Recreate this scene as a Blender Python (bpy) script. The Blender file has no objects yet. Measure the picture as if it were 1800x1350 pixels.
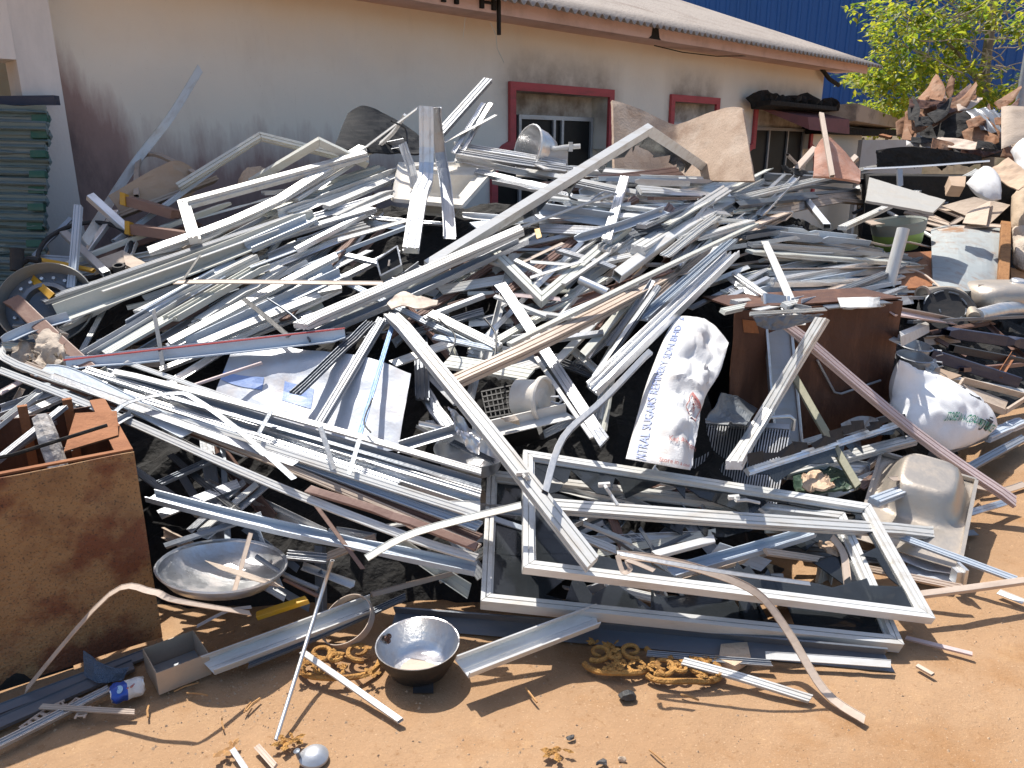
import bpy, bmesh, math, random
from mathutils import Vector, Matrix, noise
random.seed(7)
R = math.radians
C = bpy.context.scene.collection
scene = bpy.context.scene
V = Vector

# ------------------------------------------------------------------ camera model (used to place things from measured directions)
CAM = V((0, 0, 1.55)); PITCH = R(16.9); F = 1352.0
cp, sp = math.cos(PITCH), math.sin(PITCH)
def ray(x, y):
    a, b = (x - 900) / F, (675 - y) / F
    return V((a, cp + b * sp, b * cp - sp))
def At(x, y, t):            # point at a depth
    return CAM + ray(x, y) * t
def Z(x, y, z):             # point at a height
    d = ray(x, y); return CAM + d * ((z - CAM.z) / d.z)
def G(x, y): return Z(x, y, 0.0)
WN = V((math.sin(R(-44.1)), math.cos(R(-44.1)), 0)); WD = 5.5     # the long building wall
WT = V((WN.y, -WN.x, 0))                                           # along the wall, receding right
def Wp(x, y, off=0.0):
    d = ray(x, y); return CAM + d * ((WD - off - CAM.dot(WN)) / d.dot(WN))
def wall_pt(t, z, off=0.0): return WN * (WD - off) + WT * t + V((0, 0, z))
def wall_tz(x, y, off=0.0):
    p = Wp(x, y, off); return p.dot(WT), p.z

# ------------------------------------------------------------------ the heap's outline in metres
FX = [(-6, 1.9), (-1.5, 2.15), (0.9, 2.28), (1.6, 2.75), (2.2, 3.4), (3.2, 4.3), (6, 6.0), (12, 9)]
PS = [(-1, 0), (0, 0.02), (0.25, 0.28), (0.8, 0.60), (1.5, 0.95), (2.2, 1.28), (2.7, 1.42), (3.3, 1.30), (4.6, 0.6), (6, 0.1), (50, 0)]
CB0, CB1 = (1.02, 3.45), (1.90, 3.70)
def lerp_tab(T, x):
    if x <= T[0][0]: return T[0][1]
    for (a, b), (c, d) in zip(T, T[1:]):
        if x <= c: return b + (d - b) * (x - a) / (c - a)
    return T[-1][1]
def H(X, Y, rub=False):
    yf = lerp_tab(FX, X); sl = (lerp_tab(FX, X + .1) - lerp_tab(FX, X - .1)) / .2
    s = (Y - yf) / math.sqrt(1 + sl * sl)
    h = lerp_tab(PS, s)
    if X > 1.8: h *= max(0.55, 1 - (X - 1.8) * 0.22)
    wd = WD - (X * WN.x + Y * WN.y)
    if wd < 1.0: h *= max(0.0, min(1.0, wd / 1.0)) * .5 + .5
    if CB0[0] - .06 < X < CB1[0] + .03:      # the steel cabinet makes a step in the heap
        yc = CB0[1] + (X - CB0[0]) * (CB1[1] - CB0[1]) / (CB1[0] - CB0[0])
        h = min(h, .20) if Y < yc - .02 else h if Y >= yc + .3 else .12 if rub else max(h, .84)
    g = 1.65 * math.exp(-(((X - 5.4) ** 2 + (Y - 9.2) ** 2) / (2 * 1.6 ** 2)))
    return max(h, g, 0.0)
def surf_t(x, y):
    for _ in range(60):
        d = ray(x, y); t = 1.5
        while t < 13:
            p = CAM + d * t
            if p.z <= H(p.x, p.y): return t
            t += 0.02
        y += 8
    return 6.0
def P(x, y, off=0.0):       # point on the heap's surface, off metres nearer the eye
    t = surf_t(x, y); d = ray(x, y)
    return CAM + d * (t - off / d.length)

# ------------------------------------------------------------------ materials
MATS = {}
def nd(nt, typ, **kw):
    n = nt.nodes.new(typ)
    for k, v in kw.items(): setattr(n, k, v)
    return n
def mat(name, col, rough=.5, metal=0.0, dirt=(.36, .29, .21), dirt_amt=.35, var=.18, scale=(3, 14, 14), bump=.08, bscale=60,
        col2=None, c2scale=4, c2lo=.45, c2hi=.6, spec=.5, coat=0, trans=0, alpha=1.0, speck=0.0):
    m = bpy.data.materials.new(name); m.use_nodes = True; nt = m.node_tree; L = nt.links
    bs = nt.nodes['Principled BSDF']; tc = nd(nt, 'ShaderNodeTexCoord'); oi = nd(nt, 'ShaderNodeObjectInfo')
    mp = nd(nt, 'ShaderNodeMapping'); mp.inputs['Scale'].default_value = scale
    ad = nd(nt, 'ShaderNodeVectorMath', operation='ADD'); sc = nd(nt, 'ShaderNodeVectorMath', operation='SCALE')
    cb = nd(nt, 'ShaderNodeCombineXYZ')
    for i in range(3): L.new(oi.outputs['Random'], cb.inputs[i])
    L.new(cb.outputs[0], sc.inputs[0]); sc.inputs['Scale'].default_value = 37.0
    L.new(tc.outputs['Object'], ad.inputs[0]); L.new(sc.outputs[0], ad.inputs[1]); L.new(ad.outputs[0], mp.inputs['Vector'])
    n1 = nd(nt, 'ShaderNodeTexNoise'); n1.inputs['Scale'].default_value = 1.6; n1.inputs['Detail'].default_value = 8; n1.inputs['Roughness'].default_value = .65
    L.new(mp.outputs[0], n1.inputs['Vector'])
    cur = nd(nt, 'ShaderNodeRGB'); cur.outputs[0].default_value = (*col, 1); out = cur.outputs[0]
    if col2:
        n2 = nd(nt, 'ShaderNodeTexNoise'); n2.inputs['Scale'].default_value = c2scale; n2.inputs['Detail'].default_value = 9; n2.inputs['Roughness'].default_value = .62
        L.new(ad.outputs[0], n2.inputs['Vector'])
        r2 = nd(nt, 'ShaderNodeMapRange'); r2.inputs[1].default_value = c2lo; r2.inputs[2].default_value = c2hi; L.new(n2.outputs[0], r2.inputs[0])
        mx = nd(nt, 'ShaderNodeMix', data_type='RGBA'); L.new(r2.outputs[0], mx.inputs[0]); L.new(out, mx.inputs[6]); mx.inputs[7].default_value = (*col2, 1); out = mx.outputs[2]
    # per-object brightness
    hv = nd(nt, 'ShaderNodeHueSaturation'); mr = nd(nt, 'ShaderNodeMapRange'); mr.inputs[3].default_value = 1 - var; mr.inputs[4].default_value = 1 + var * .6
    L.new(oi.outputs['Random'], mr.inputs[0]); L.new(mr.outputs[0], hv.inputs['Value']); L.new(out, hv.inputs['Color']); out = hv.outputs[0]
    # dirt
    rd = nd(nt, 'ShaderNodeMapRange'); rd.inputs[1].default_value = .48; rd.inputs[2].default_value = .75; rd.inputs[4].default_value = dirt_amt
    L.new(n1.outputs[0], rd.inputs[0])
    mx = nd(nt, 'ShaderNodeMix', data_type='RGBA'); L.new(rd.outputs[0], mx.inputs[0]); L.new(out, mx.inputs[6]); mx.inputs[7].default_value = (*dirt, 1); out = mx.outputs[2]
    if speck:
        n4 = nd(nt, 'ShaderNodeTexNoise'); n4.inputs['Scale'].default_value = 170; n4.inputs['Detail'].default_value = 3; L.new(ad.outputs[0], n4.inputs['Vector'])
        r4 = nd(nt, 'ShaderNodeMapRange'); r4.inputs[1].default_value = .56; r4.inputs[2].default_value = .68; r4.inputs[4].default_value = speck; L.new(n4.outputs[0], r4.inputs[0])
        m4 = nd(nt, 'ShaderNodeMix', data_type='RGBA'); L.new(r4.outputs[0], m4.inputs[0]); L.new(out, m4.inputs[6]); m4.inputs[7].default_value = (.03, .025, .02, 1); out = m4.outputs[2]
    L.new(out, bs.inputs['Base Color'])
    rr = nd(nt, 'ShaderNodeMapRange'); rr.inputs[3].default_value = max(.05, rough - .12); rr.inputs[4].default_value = min(1, rough + .18); L.new(n1.outputs[0], rr.inputs[0]); L.new(rr.outputs[0], bs.inputs['Roughness'])
    if metal:
        mm = nd(nt, 'ShaderNodeMath', operation='MULTIPLY_ADD'); L.new(rd.outputs[0], mm.inputs[0]); mm.inputs[1].default_value = -metal; mm.inputs[2].default_value = metal; L.new(mm.outputs[0], bs.inputs['Metallic'])
    bs.inputs['Specular IOR Level'].default_value = spec; bs.inputs['Coat Weight'].default_value = coat
    bs.inputs['Transmission Weight'].default_value = trans; bs.inputs['Alpha'].default_value = alpha
    if bump:
        n3 = nd(nt, 'ShaderNodeTexNoise'); n3.inputs['Scale'].default_value = bscale; n3.inputs['Detail'].default_value = 6; L.new(ad.outputs[0], n3.inputs['Vector'])
        bp = nd(nt, 'ShaderNodeBump'); bp.inputs['Strength'].default_value = bump; bp.inputs['Distance'].default_value = .02; L.new(n3.outputs[0], bp.inputs['Height']); L.new(bp.outputs[0], bs.inputs['Normal'])
    MATS[name] = m; return m
mat('W', (.64, .64, .62), .34, .1, dirt_amt=.6, var=.12, bump=.03)
mat('A', (.74, .75, .76), .38, .9, dirt=(.42, .36, .30), dirt_amt=.55, bump=.05)
mat('G', (.40, .42, .45), .40, .55, dirt_amt=.45)
mat('B', (.46, .52, .59), .38, .1, dirt_amt=.35)
mat('T', (.50, .40, .32), .55, 0, dirt=(.30, .22, .16), dirt_amt=.6)
mat('N', (.20, .115, .09), .5, 0, dirt=(.32, .22, .16), dirt_amt=.4)
mat('K', (.025, .027, .03), .45, 0, dirt=(.12, .10, .09), dirt_amt=.3)
mat('S', (.16, .18, .21), .4, .4, dirt_amt=.3)
mat('Q', (.60, .47, .45), .5, 0, dirt_amt=.4)
mat('O', (.30, .29, .20), .5, .1, dirt_amt=.4)
mat('Y', (.62, .33, .02), .4, 0, dirt_amt=.3)
mat('U', (.14, .27, .52), .4, .2, dirt_amt=.2)
mat('E', (.57, .58, .53), .40, 0, dirt_amt=.5, var=.1)
mat('rimgrey', (.30, .30, .28), .45, .5, dirt=(.20, .16, .12), dirt_amt=.6, var=0, scale=(6, 6, 6))
mat('tankgrey', (.34, .37, .37), .6, 0, dirt=(.22, .12, .07), dirt_amt=.5, var=0, scale=(5, 5, 1.2), col2=(.27, .15, .08), c2scale=3, c2lo=.56, c2hi=.66)
mat('red', (.42, .05, .05), .5, 0, dirt_amt=.2)
mat('redpaint', (.46, .07, .08), .6, 0, dirt=(.12, .07, .06), dirt_amt=.45, var=0)
mat('rustbox', (.30, .175, .080), .75, 0, dirt=(.12, .05, .025), dirt_amt=.6, var=0, scale=(5, 5, 5), bump=.5, bscale=90, col2=(.165, .058, .026), c2scale=3.1, c2lo=.49, c2hi=.57, speck=.7)
mat('rustbrown', (.085, .036, .022), .6, .15, dirt=(.22, .10, .055), dirt_amt=.75, var=0, scale=(7, 7, .9), bump=.2, speck=.3)
mat('rustsheet', (.23, .105, .048), .75, .1, dirt=(.40, .29, .21), dirt_amt=.6, var=.25, scale=(3, 3, 3), bump=.4, bscale=25)
mat('rustorange', (.29, .115, .045), .8, 0, dirt=(.12, .04, .02), dirt_amt=.6, scale=(4, 4, 4), bump=.3)
mat('castiron', (.46, .24, .065), .78, .1, dirt=(.14, .055, .02), dirt_amt=.85, var=.1, scale=(14, 14, 14), bump=.6, bscale=120)
mat('card', (.50, .36, .25), .85, 0, dirt=(.36, .24, .15), dirt_amt=.4, bump=.15, bscale=30)
mat('board', (.52, .42, .33), .8, 0, dirt=(.25, .17, .12), dirt_amt=.5, bump=.2)
mat('asbestos', (.46, .34, .25), .9, 0, dirt=(.60, .49, .39), dirt_amt=.9, var=0, scale=(3, 3, 3), bump=.16, bscale=55, col2=(.33, .22, .15), c2scale=5, c2lo=.5, c2hi=.7, speck=.4)
mat('ceramic', (.70, .66, .59), .3, 0, dirt=(.50, .38, .27), dirt_amt=.5, var=0, scale=(5, 5, 5))
mat('steel', (.47, .42, .36), .4, .7, dirt=(.44, .34, .25), dirt_amt=.5, scale=(5, 5, 5), var=0)
mat('alu_bowl', (.72, .73, .74), .28, .92, dirt=(.40, .28, .20), dirt_amt=.55, scale=(7, 7, 7), var=0)
mat('sootpot', (.018, .017, .017), .45, .2, dirt=(.10, .055, .03), dirt_amt=.5, scale=(6, 6, 6))
mat('rubber', (.02, .02, .022), .7, 0, dirt=(.10, .08, .07), dirt_amt=.4)
mat('sackwhite', (.66, .65, .64), .65, 0, dirt=(.40, .33, .27), dirt_amt=.75, var=.03, scale=(4, 4, 4), bump=.25, bscale=220)
mat('sackbeige', (.48, .37, .26), .8, 0, dirt=(.25, .18, .12), dirt_amt=.4, scale=(4, 4, 4), bump=.3)
mat('sackbright', (.78, .78, .78), .6, 0, dirt=(.52, .46, .42), dirt_amt=.3, var=.03, scale=(4, 4, 4), bump=.15, bscale=220)
mat('rag', (.50, .42, .34), .9, 0, dirt=(.26, .2, .15), dirt_amt=.6, scale=(5, 5, 5), bump=.4)
mat('sheetmetal', (.50, .53, .58), .4, .2, dirt=(.40, .29, .22), dirt_amt=.7, var=0, scale=(3, 3, 3), bump=.05)
mat('blueprint', (.20, .26, .52), .5, 0, dirt_amt=.1, var=0)
mat('redprint', (.45, .16, .14), .6, 0, dirt_amt=.1, var=0)
mat('blackprint', (.03, .03, .035), .6, 0, dirt_amt=.1, var=0)
mat('greenprint', (.03, .22, .14), .6, 0, dirt_amt=.1, var=0)
mat('plastic_green', (.33, .50, .12), .4, 0, dirt=(.30, .24, .19), dirt_amt=.7, scale=(6, 6, 6))
mat('greygreen', (.30, .33, .30), .6, 0, dirt=(.35, .28, .22), dirt_amt=.6)
mat('wood_rot', (.52, .48, .44), .9, 0, dirt=(.10, .07, .05), dirt_amt=.9, scale=(6, 30, 30), bump=.6, bscale=30)
mat('wood', (.36, .20, .10), .8, 0, dirt=(.16, .08, .04), dirt_amt=.7, scale=(20, 20, 2), bump=.3)
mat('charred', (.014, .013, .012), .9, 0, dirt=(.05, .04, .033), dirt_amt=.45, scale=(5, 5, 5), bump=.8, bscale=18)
mat('deep', (.012, .0115, .0115), .9, 0, dirt=(.03, .026, .022), dirt_amt=.4, var=0, scale=(9, 9, 9), bump=.8, bscale=25)  # shade of the heap's deep gaps put into the colour
mat('navy', (.025, .035, .075), .4, .2, dirt=(.16, .14, .13), dirt_amt=.35)
mat('stone', (.55, .42, .30), .9, 0, dirt=(.35, .22, .14), dirt_amt=.6, bump=.5)
mat('coal', (.05, .05, .052), .6, 0, dirt=(.2, .17, .14), dirt_amt=.4, bump=.5)
mat('litter', (.40, .28, .18), .9, 0, dirt=(.18, .10, .06), dirt_amt=.8, var=.4, scale=(9, 9, 9))
mat('leaf_dry', (.42, .23, .09), .8, 0, dirt=(.2, .09, .04), dirt_amt=.6, scale=(20, 20, 20))
mat('cabinet_dark', (.03, .03, .035), .6, 0, dirt_amt=.2)
mat('concrete_pink', (.72, .50, .44), .85, 0, dirt=(.34, .22, .17), dirt_amt=.6, var=0, scale=(2, 2, 2), bump=.2)
mat('pillar', (.76, .72, .69), .85, 0, dirt=(.48, .47, .46), dirt_amt=.6, var=0, scale=(2, 2, .6), bump=.15)
mat('rooftile', (.37, .32, .28), .9, 0, dirt=(.20, .15, .12), dirt_amt=.6, var=0, scale=(1.3, 1.3, 1.3), bump=.4, bscale=30, speck=.35)
mat('bluewall', (.009, .085, .31), .5, 0, dirt=(.01, .065, .20), dirt_amt=.5, var=0, scale=(.6, .6, .2), bump=.05)
mat('greensheet', (.16, .225, .235), .5, .1, dirt=(.22, .23, .24), dirt_amt=.6, var=0, scale=(.6, 5, 5), bump=.15)
mat('darkgreen', (.02, .10, .075), .6, 0, dirt_amt=.2, var=0)
mat('post_orange', (.36, .17, .06), .85, 0, dirt=(.12, .05, .02), dirt_amt=.8, scale=(8, 8, 2), bump=.4)
mat('tarp', (.20, .22, .24), .35, 0, dirt_amt=.2, bump=.3, bscale=20)
mat('matgrey', (.03, .032, .035), .85, 0, spec=.15, dirt=(.22, .20, .18), dirt_amt=.35, var=0, scale=(3, 3, 20))
mat('awning', (.20, .075, .075), .7, 0, dirt=(.10, .06, .06), dirt_amt=.6, var=0, scale=(3, 3, 3))
mat('concrete_soot', (.42, .33, .25), .9, 0, dirt=(.035, .03, .026), dirt_amt=.95, var=0, scale=(1.5, 1.5, 1.5), bump=.3)
mat('greygreen_pale', (.52, .53, .52), .85, 0, dirt_amt=.4, var=0, scale=(2, 2, 2))
mat('bark_pale', (.42, .36, .29), .8, 0, dirt_amt=.4)
mat('steel_dusty', (.42, .36, .28), .45, .4, dirt=(.30, .20, .12), dirt_amt=.6, scale=(5, 5, 5))
mat('pale_blue', (.22, .33, .62), .45, 0, dirt_amt=.25, var=0)
mat('tealplastic', (.02, .10, .14), .45, 0, dirt_amt=.3)
mat('T_tray', (.46, .38, .30), .5, .3, dirt_amt=.4)
mat('canblue', (.03, .09, .42), .35, .2, dirt_amt=.15)
mat('canemblem', (.35, .55, .75), .4, 0, dirt_amt=.1)
mat('wovenblue', (.16, .22, .32), .55, 0, dirt_amt=.35, bump=.9, bscale=260)
mat('baggreen', (.035, .07, .045), .5, 0, dirt=(.14, .16, .07), dirt_amt=.4, scale=(9, 9, 9))
mat('annexwhite', (.80, .78, .70), .85, 0, dirt=(.55, .50, .42), dirt_amt=.5, var=0, scale=(2, 2, 2))
mat('crateblack', (.012, .012, .013), .6, 0, dirt=(.06, .055, .05), dirt_amt=.3)
mat('bank', (.38, .29, .19), .95, 0, dirt=(.12, .13, .05), dirt_amt=.8, var=0, scale=(2, 2, 2), bump=.6, bscale=8)
mat('carpale', (.40, .385, .35), .5, 0, dirt_amt=.5, var=0, scale=(3, 3, 3))
mat('bark', (.20, .16, .12), .9, 0, dirt=(.10, .08, .06), dirt_amt=.5)
mat('winglass', (.010, .011, .012), .35, 0, spec=.2, dirt=(.04, .036, .033), dirt_amt=.5, var=0, bump=0, scale=(2, 2, 2))

def glass_mat():
    m = bpy.data.materials.new('tinted_glass'); m.use_nodes = True; nt = m.node_tree; L = nt.links
    bs = nt.nodes['Principled BSDF']; bs.inputs['Base Color'].default_value = (.03, .034, .038, 1); bs.inputs['Roughness'].default_value = .12
    tr = nd(nt, 'ShaderNodeBsdfTransparent'); tr.inputs[0].default_value = (.45, .47, .48, 1)
    tc = nd(nt, 'ShaderNodeTexCoord'); n = nd(nt, 'ShaderNodeTexNoise'); n.inputs['Scale'].default_value = 9; n.inputs['Detail'].default_value = 8
    L.new(tc.outputs['Object'], n.inputs['Vector']); mr = nd(nt, 'ShaderNodeMapRange'); mr.inputs[1].default_value = .35; mr.inputs[2].default_value = .7; mr.inputs[3].default_value = .62; mr.inputs[4].default_value = .95
    L.new(n.outputs[0], mr.inputs[0]); mx = nd(nt, 'ShaderNodeMixShader'); L.new(mr.outputs[0], mx.inputs[0]); L.new(tr.outputs[0], mx.inputs[1]); L.new(bs.outputs[0], mx.inputs[2])
    L.new(mx.outputs[0], nt.nodes['Material Output'].inputs[0]); MATS['glass'] = m
glass_mat()
def plastic_film():
    m = bpy.data.materials.new('clear_film'); m.use_nodes = True; nt = m.node_tree; L = nt.links
    bs = nt.nodes['Principled BSDF']; bs.inputs['Base Color'].default_value = (.7, .72, .72, 1); bs.inputs['Roughness'].default_value = .15
    tr = nd(nt, 'ShaderNodeBsdfTransparent'); mx = nd(nt, 'ShaderNodeMixShader'); mx.inputs[0].default_value = .42
    L.new(tr.outputs[0], mx.inputs[1]); L.new(bs.outputs[0], mx.inputs[2]); L.new(mx.outputs[0], nt.nodes['Material Output'].inputs[0]); MATS['film'] = m
plastic_film()
def leaf_mat():
    m = bpy.data.materials.new('leaf'); m.use_nodes = True; nt = m.node_tree; L = nt.links
    bs = nt.nodes['Principled BSDF']; bs.inputs['Roughness'].default_value = .5
    g = nd(nt, 'ShaderNodeNewGeometry'); cr = nd(nt, 'ShaderNodeValToRGB'); L.new(g.outputs['Random Per Island'], cr.inputs[0])
    cr.color_ramp.elements[0].color = (.045, .10, .012, 1); cr.color_ramp.elements[1].color = (.26, .26, .02, 1)
    e = cr.color_ramp.elements.new(.5); e.color = (.13, .18, .016, 1)
    L.new(cr.outputs[0], bs.inputs['Base Color'])
    tl = nd(nt, 'ShaderNodeBsdfTranslucent'); hs = nd(nt, 'ShaderNodeHueSaturation'); hs.inputs['Value'].default_value = 2.6; hs.inputs['Hue'].default_value = .485
    L.new(cr.outputs[0], hs.inputs['Color']); L.new(hs.outputs[0], tl.inputs[0])
    mx = nd(nt, 'ShaderNodeMixShader'); mx.inputs[0].default_value = .5; L.new(bs.outputs[0], mx.inputs[1]); L.new(tl.outputs[0], mx.inputs[2])
    L.new(mx.outputs[0], nt.nodes['Material Output'].inputs[0]); MATS['leaf'] = m
leaf_mat()

# ------------------------------------------------------------------ mesh helpers
ORG = {}
def obj(name, verts, faces, m, parent=None, origin=None, smooth=False):
    verts = [V(v) for v in verts]
    if origin is None:
        n = len(verts); origin = V((sum(v.x for v in verts) / n, sum(v.y for v in verts) / n, min(v.z for v in verts)))
    me = bpy.data.meshes.new(name); me.from_pydata([tuple(v - origin) for v in verts], [], faces); me.update()
    bm = bmesh.new(); bm.from_mesh(me); bmesh.ops.recalc_face_normals(bm, faces=bm.faces); bm.to_mesh(me); bm.free()
    for mm in (m if isinstance(m, (list, tuple)) else [m]): me.materials.append(MATS[mm] if isinstance(mm, str) else mm)
    if smooth:
        me.polygons.foreach_set('use_smooth', [True] * len(me.polygons))
        try: me.set_sharp_from_angle(angle=R(40))
        except Exception: pass
    o = bpy.data.objects.new(name, me); C.objects.link(o)
    if parent is not None:
        o.parent = parent; o.location = origin - ORG[parent.name]
    else: o.location = origin
    ORG[o.name] = origin
    return o
def empty(name, loc):
    o = bpy.data.objects.new(name, None); C.objects.link(o); o.location = loc; o.empty_display_size = .05; ORG[o.name] = V(loc); return o
def tag(o, label, cat, group=None, kind=None):
    if label: o['label'] = label
    if cat: o['category'] = cat
    if group: o['group'] = group
    if kind: o['kind'] = kind
    return o
class MB:
    def __init__(s): s.v = []; s.f = []
    def add(s, verts, faces):
        b = len(s.v); s.v += [V(v) for v in verts]; s.f += [tuple(b + i for i in f) for f in faces]
    def box(s, o, ax, ay, az):      # corner o and three edge vectors
        o, ax, ay, az = V(o), V(ax), V(ay), V(az)
        p = [o, o + ax, o + ax + ay, o + ay]; p += [q + az for q in p]
        s.add(p, [(0, 3, 2, 1), (4, 5, 6, 7), (0, 1, 5, 4), (1, 2, 6, 5), (2, 3, 7, 6), (3, 0, 4, 7)])
    def tube(s, pts, r, n=8, cap=True):
        pts = [V(p) for p in pts]; rs = r if isinstance(r, (list, tuple)) else [r] * len(pts)
        vs = []; fs = []; up = V((0.13, 0.2, 1)).normalized()
        for i, p in enumerate(pts):
            t = (pts[min(i + 1, len(pts) - 1)] - pts[max(i - 1, 0)]).normalized()
            if abs(t.dot(up)) > .95: up = V((1, .1, 0)).normalized()
            a = t.cross(up).normalized(); b = a.cross(t)
            for k in range(n):
                w = 2 * math.pi * k / n; vs.append(p + a * (math.cos(w) * rs[i]) + b * (math.sin(w) * rs[i]))
        for i in range(len(pts) - 1):
            for k in range(n): fs.append((i * n + k, i * n + (k + 1) % n, (i + 1) * n + (k + 1) % n, (i + 1) * n + k))
        if cap: fs += [tuple(range(n))[::-1], tuple((len(pts) - 1) * n + k for k in range(n))]
        s.add(vs, fs)
    def lathe(s, prof, c, ax=(0, 0, 1), n=40, a0=0, a1=2 * math.pi, wob=0.0):
        c = V(c); ax = V(ax).normalized(); u = ax.cross(V((0.2, 1, .1))).normalized(); w = ax.cross(u)
        full = abs(a1 - a0 - 2 * math.pi) < 1e-6; m = n if full else n + 1
        vs = []; fs = []
        for r, z in prof:
            for k in range(m):
                a = a0 + (a1 - a0) * k / n; rr = r * (1 + wob * math.sin(2 * a + .7) + wob * .6 * math.sin(3 * a))
                vs.append(c + u * (math.cos(a) * rr) + w * (math.sin(a) * rr) + ax * z)
        for i in range(len(prof) - 1):
            for k in range(n):
                k2 = (k + 1) % m if full else k + 1
                fs.append((i * m + k, i * m + k2, (i + 1) * m + k2, (i + 1) * m + k))
        s.add(vs, fs)
    def build(s, name, m, parent=None, smooth=False, origin=None): return obj(name, s.v, s.f, m, parent, origin, smooth)

def curve_pt(pts, u):
    if len(pts) == 1: return pts[0]
    x = u * (len(pts) - 1); i = min(int(x), len(pts) - 2); f = x - i
    p0 = pts[max(i - 1, 0)]; p1 = pts[i]; p2 = pts[i + 1]; p3 = pts[min(i + 2, len(pts) - 1)]
    return .5 * ((2 * p1) + (p2 - p0) * f + (2 * p0 - 5 * p1 + 4 * p2 - p3) * f * f + (3 * p1 - p0 - 3 * p2 + p3) * f ** 3)
def coons(top, bot, left, right, nu=24, nv=16):
    """grid of world points from four boundary polylines (top/bot run left to right, left/right run top to bottom)"""
    g = []
    for j in range(nv + 1):
        v = j / nv; row = []
        for i in range(nu + 1):
            u = i / nu
            T, B, Lf, Rt = curve_pt(top, u), curve_pt(bot, u), curve_pt(left, v), curve_pt(right, v)
            p = T * (1 - v) + B * v + Lf * (1 - u) + Rt * u - (top[0] * (1 - u) * (1 - v) + top[-1] * u * (1 - v) + bot[0] * (1 - u) * v + bot[-1] * u * v)
            row.append(p)
        g.append(row)
    return g
def grid_normals(g):
    nv, nu = len(g), len(g[0]); N = []
    for j in range(nv):
        row = []
        for i in range(nu):
            a = g[j][min(i + 1, nu - 1)] - g[j][max(i - 1, 0)]; b = g[min(j + 1, nv - 1)][i] - g[max(j - 1, 0)][i]
            n = a.cross(b)
            n = n.normalized() if n.length > 1e-9 else V((0, -1, 0))
            if n.dot(CAM - g[j][i]) < 0: n = -n
            row.append(n)
        N.append(row)
    return N
def calm(u, k): return 1.0 if not k else max(.12, min(1.0, (u - .22) / .3))
def crumple(g, amp, freq, seed=0.0, ridged=True, edge=True, k=0):
    N = grid_normals(g); nv, nu = len(g) - 1, len(g[0]) - 1; out = []
    for j, row in enumerate(g):
        r = []
        for i, p in enumerate(row):
            q = p * freq + V((seed, seed * 1.7, -seed))
            n = noise.noise(q) + .5 * noise.noise(q * 2.1) + .25 * noise.noise(q * 4.3)
            if ridged: n = (1 - abs(n) * 2) * .6 + n * .5
            e = 1.0
            if not edge: e = min(1, 4 * min(i / nu, 1 - i / nu, j / nv, 1 - j / nv) + .15)
            r.append(p + N[j][i] * (n * amp * e * calm(i / nu, k)))
        out.append(r)
    return out
def folds(g, amp, freq, seed=0.0, k=0):
    N = grid_normals(g); nv, nu = len(g) - 1, len(g[0]) - 1; out = []
    for j, row in enumerate(g):
        r = []
        for i, p in enumerate(row):
            dd, _ = noise.voronoi(p * freq + V((seed, -seed, seed * 2)) + V((noise.noise(p * 6), noise.noise(p * 6 + V((3, 3, 3))), 0)) * .35)
            e = min(1, 5 * min(i / nu, 1 - i / nu, j / nv, 1 - j / nv) + .1); r.append(p + N[j][i] * ((min(dd[1] - dd[0], .55) - .25) * amp * e * calm(i / nu, k)))
        out.append(r)
    return out
def sheet_mesh(g, th=.004, ragged=0.0, back=None):
    """closed thin solid from a grid"""
    N = grid_normals(g); nv, nu = len(g), len(g[0])
    f = [p for row in g for p in row]
    b = [p - N[j][i] * th for j, row in enumerate(g) for i, p in enumerate(row)] if back is None else [p for row in back for p in row]
    vs = f + b; o = nv * nu; fs = []
    for j in range(nv - 1):
        for i in range(nu - 1):
            a = j * nu + i
            fs.append((a, a + 1, a + nu + 1, a + nu)); fs.append((o + a, o + a + nu, o + a + nu + 1, o + a + 1))
    for i in range(nu - 1):
        a = i; fs.append((a, o + a, o + a + 1, a + 1)); a = (nv - 1) * nu + i; fs.append((a, a + 1, o + a + 1, o + a))
    for j in range(nv - 1):
        a = j * nu; fs.append((a, a + nu, o + a + nu, o + a)); a = j * nu + nu - 1; fs.append((a, o + a, o + a + nu, a + nu))
    return vs, fs
def grid_at(g, u, v):
    nv, nu = len(g) - 1, len(g[0]) - 1
    x, y = max(0, min(.9999, u)) * nu, max(0, min(.9999, v)) * nv; i, j = int(x), int(y); a, b = x - i, y - j
    return g[j][i] * (1 - a) * (1 - b) + g[j][i + 1] * a * (1 - b) + g[j + 1][i] * (1 - a) * b + g[j + 1][i + 1] * a * b
def pillow(g, depth, amp=0.0, freq=8, seed=0):
    """front and back grids of a stuffed bag"""
    N = grid_normals(g); nv, nu = len(g) - 1, len(g[0]) - 1; fr = []; bk = []
    for j, row in enumerate(g):
        a = []; b = []
        for i, p in enumerate(row):
            k = (math.sin(math.pi * i / nu) * math.sin(math.pi * j / nv)) ** .55 if 0 < i < nu and 0 < j < nv else 0
            a.append(p + N[j][i] * depth * k); b.append(p - N[j][i] * (depth * k + .002))
        fr.append(a); bk.append(b)
    if amp: fr = crumple(fr, amp, freq, seed, edge=False)
    return fr, bk
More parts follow.
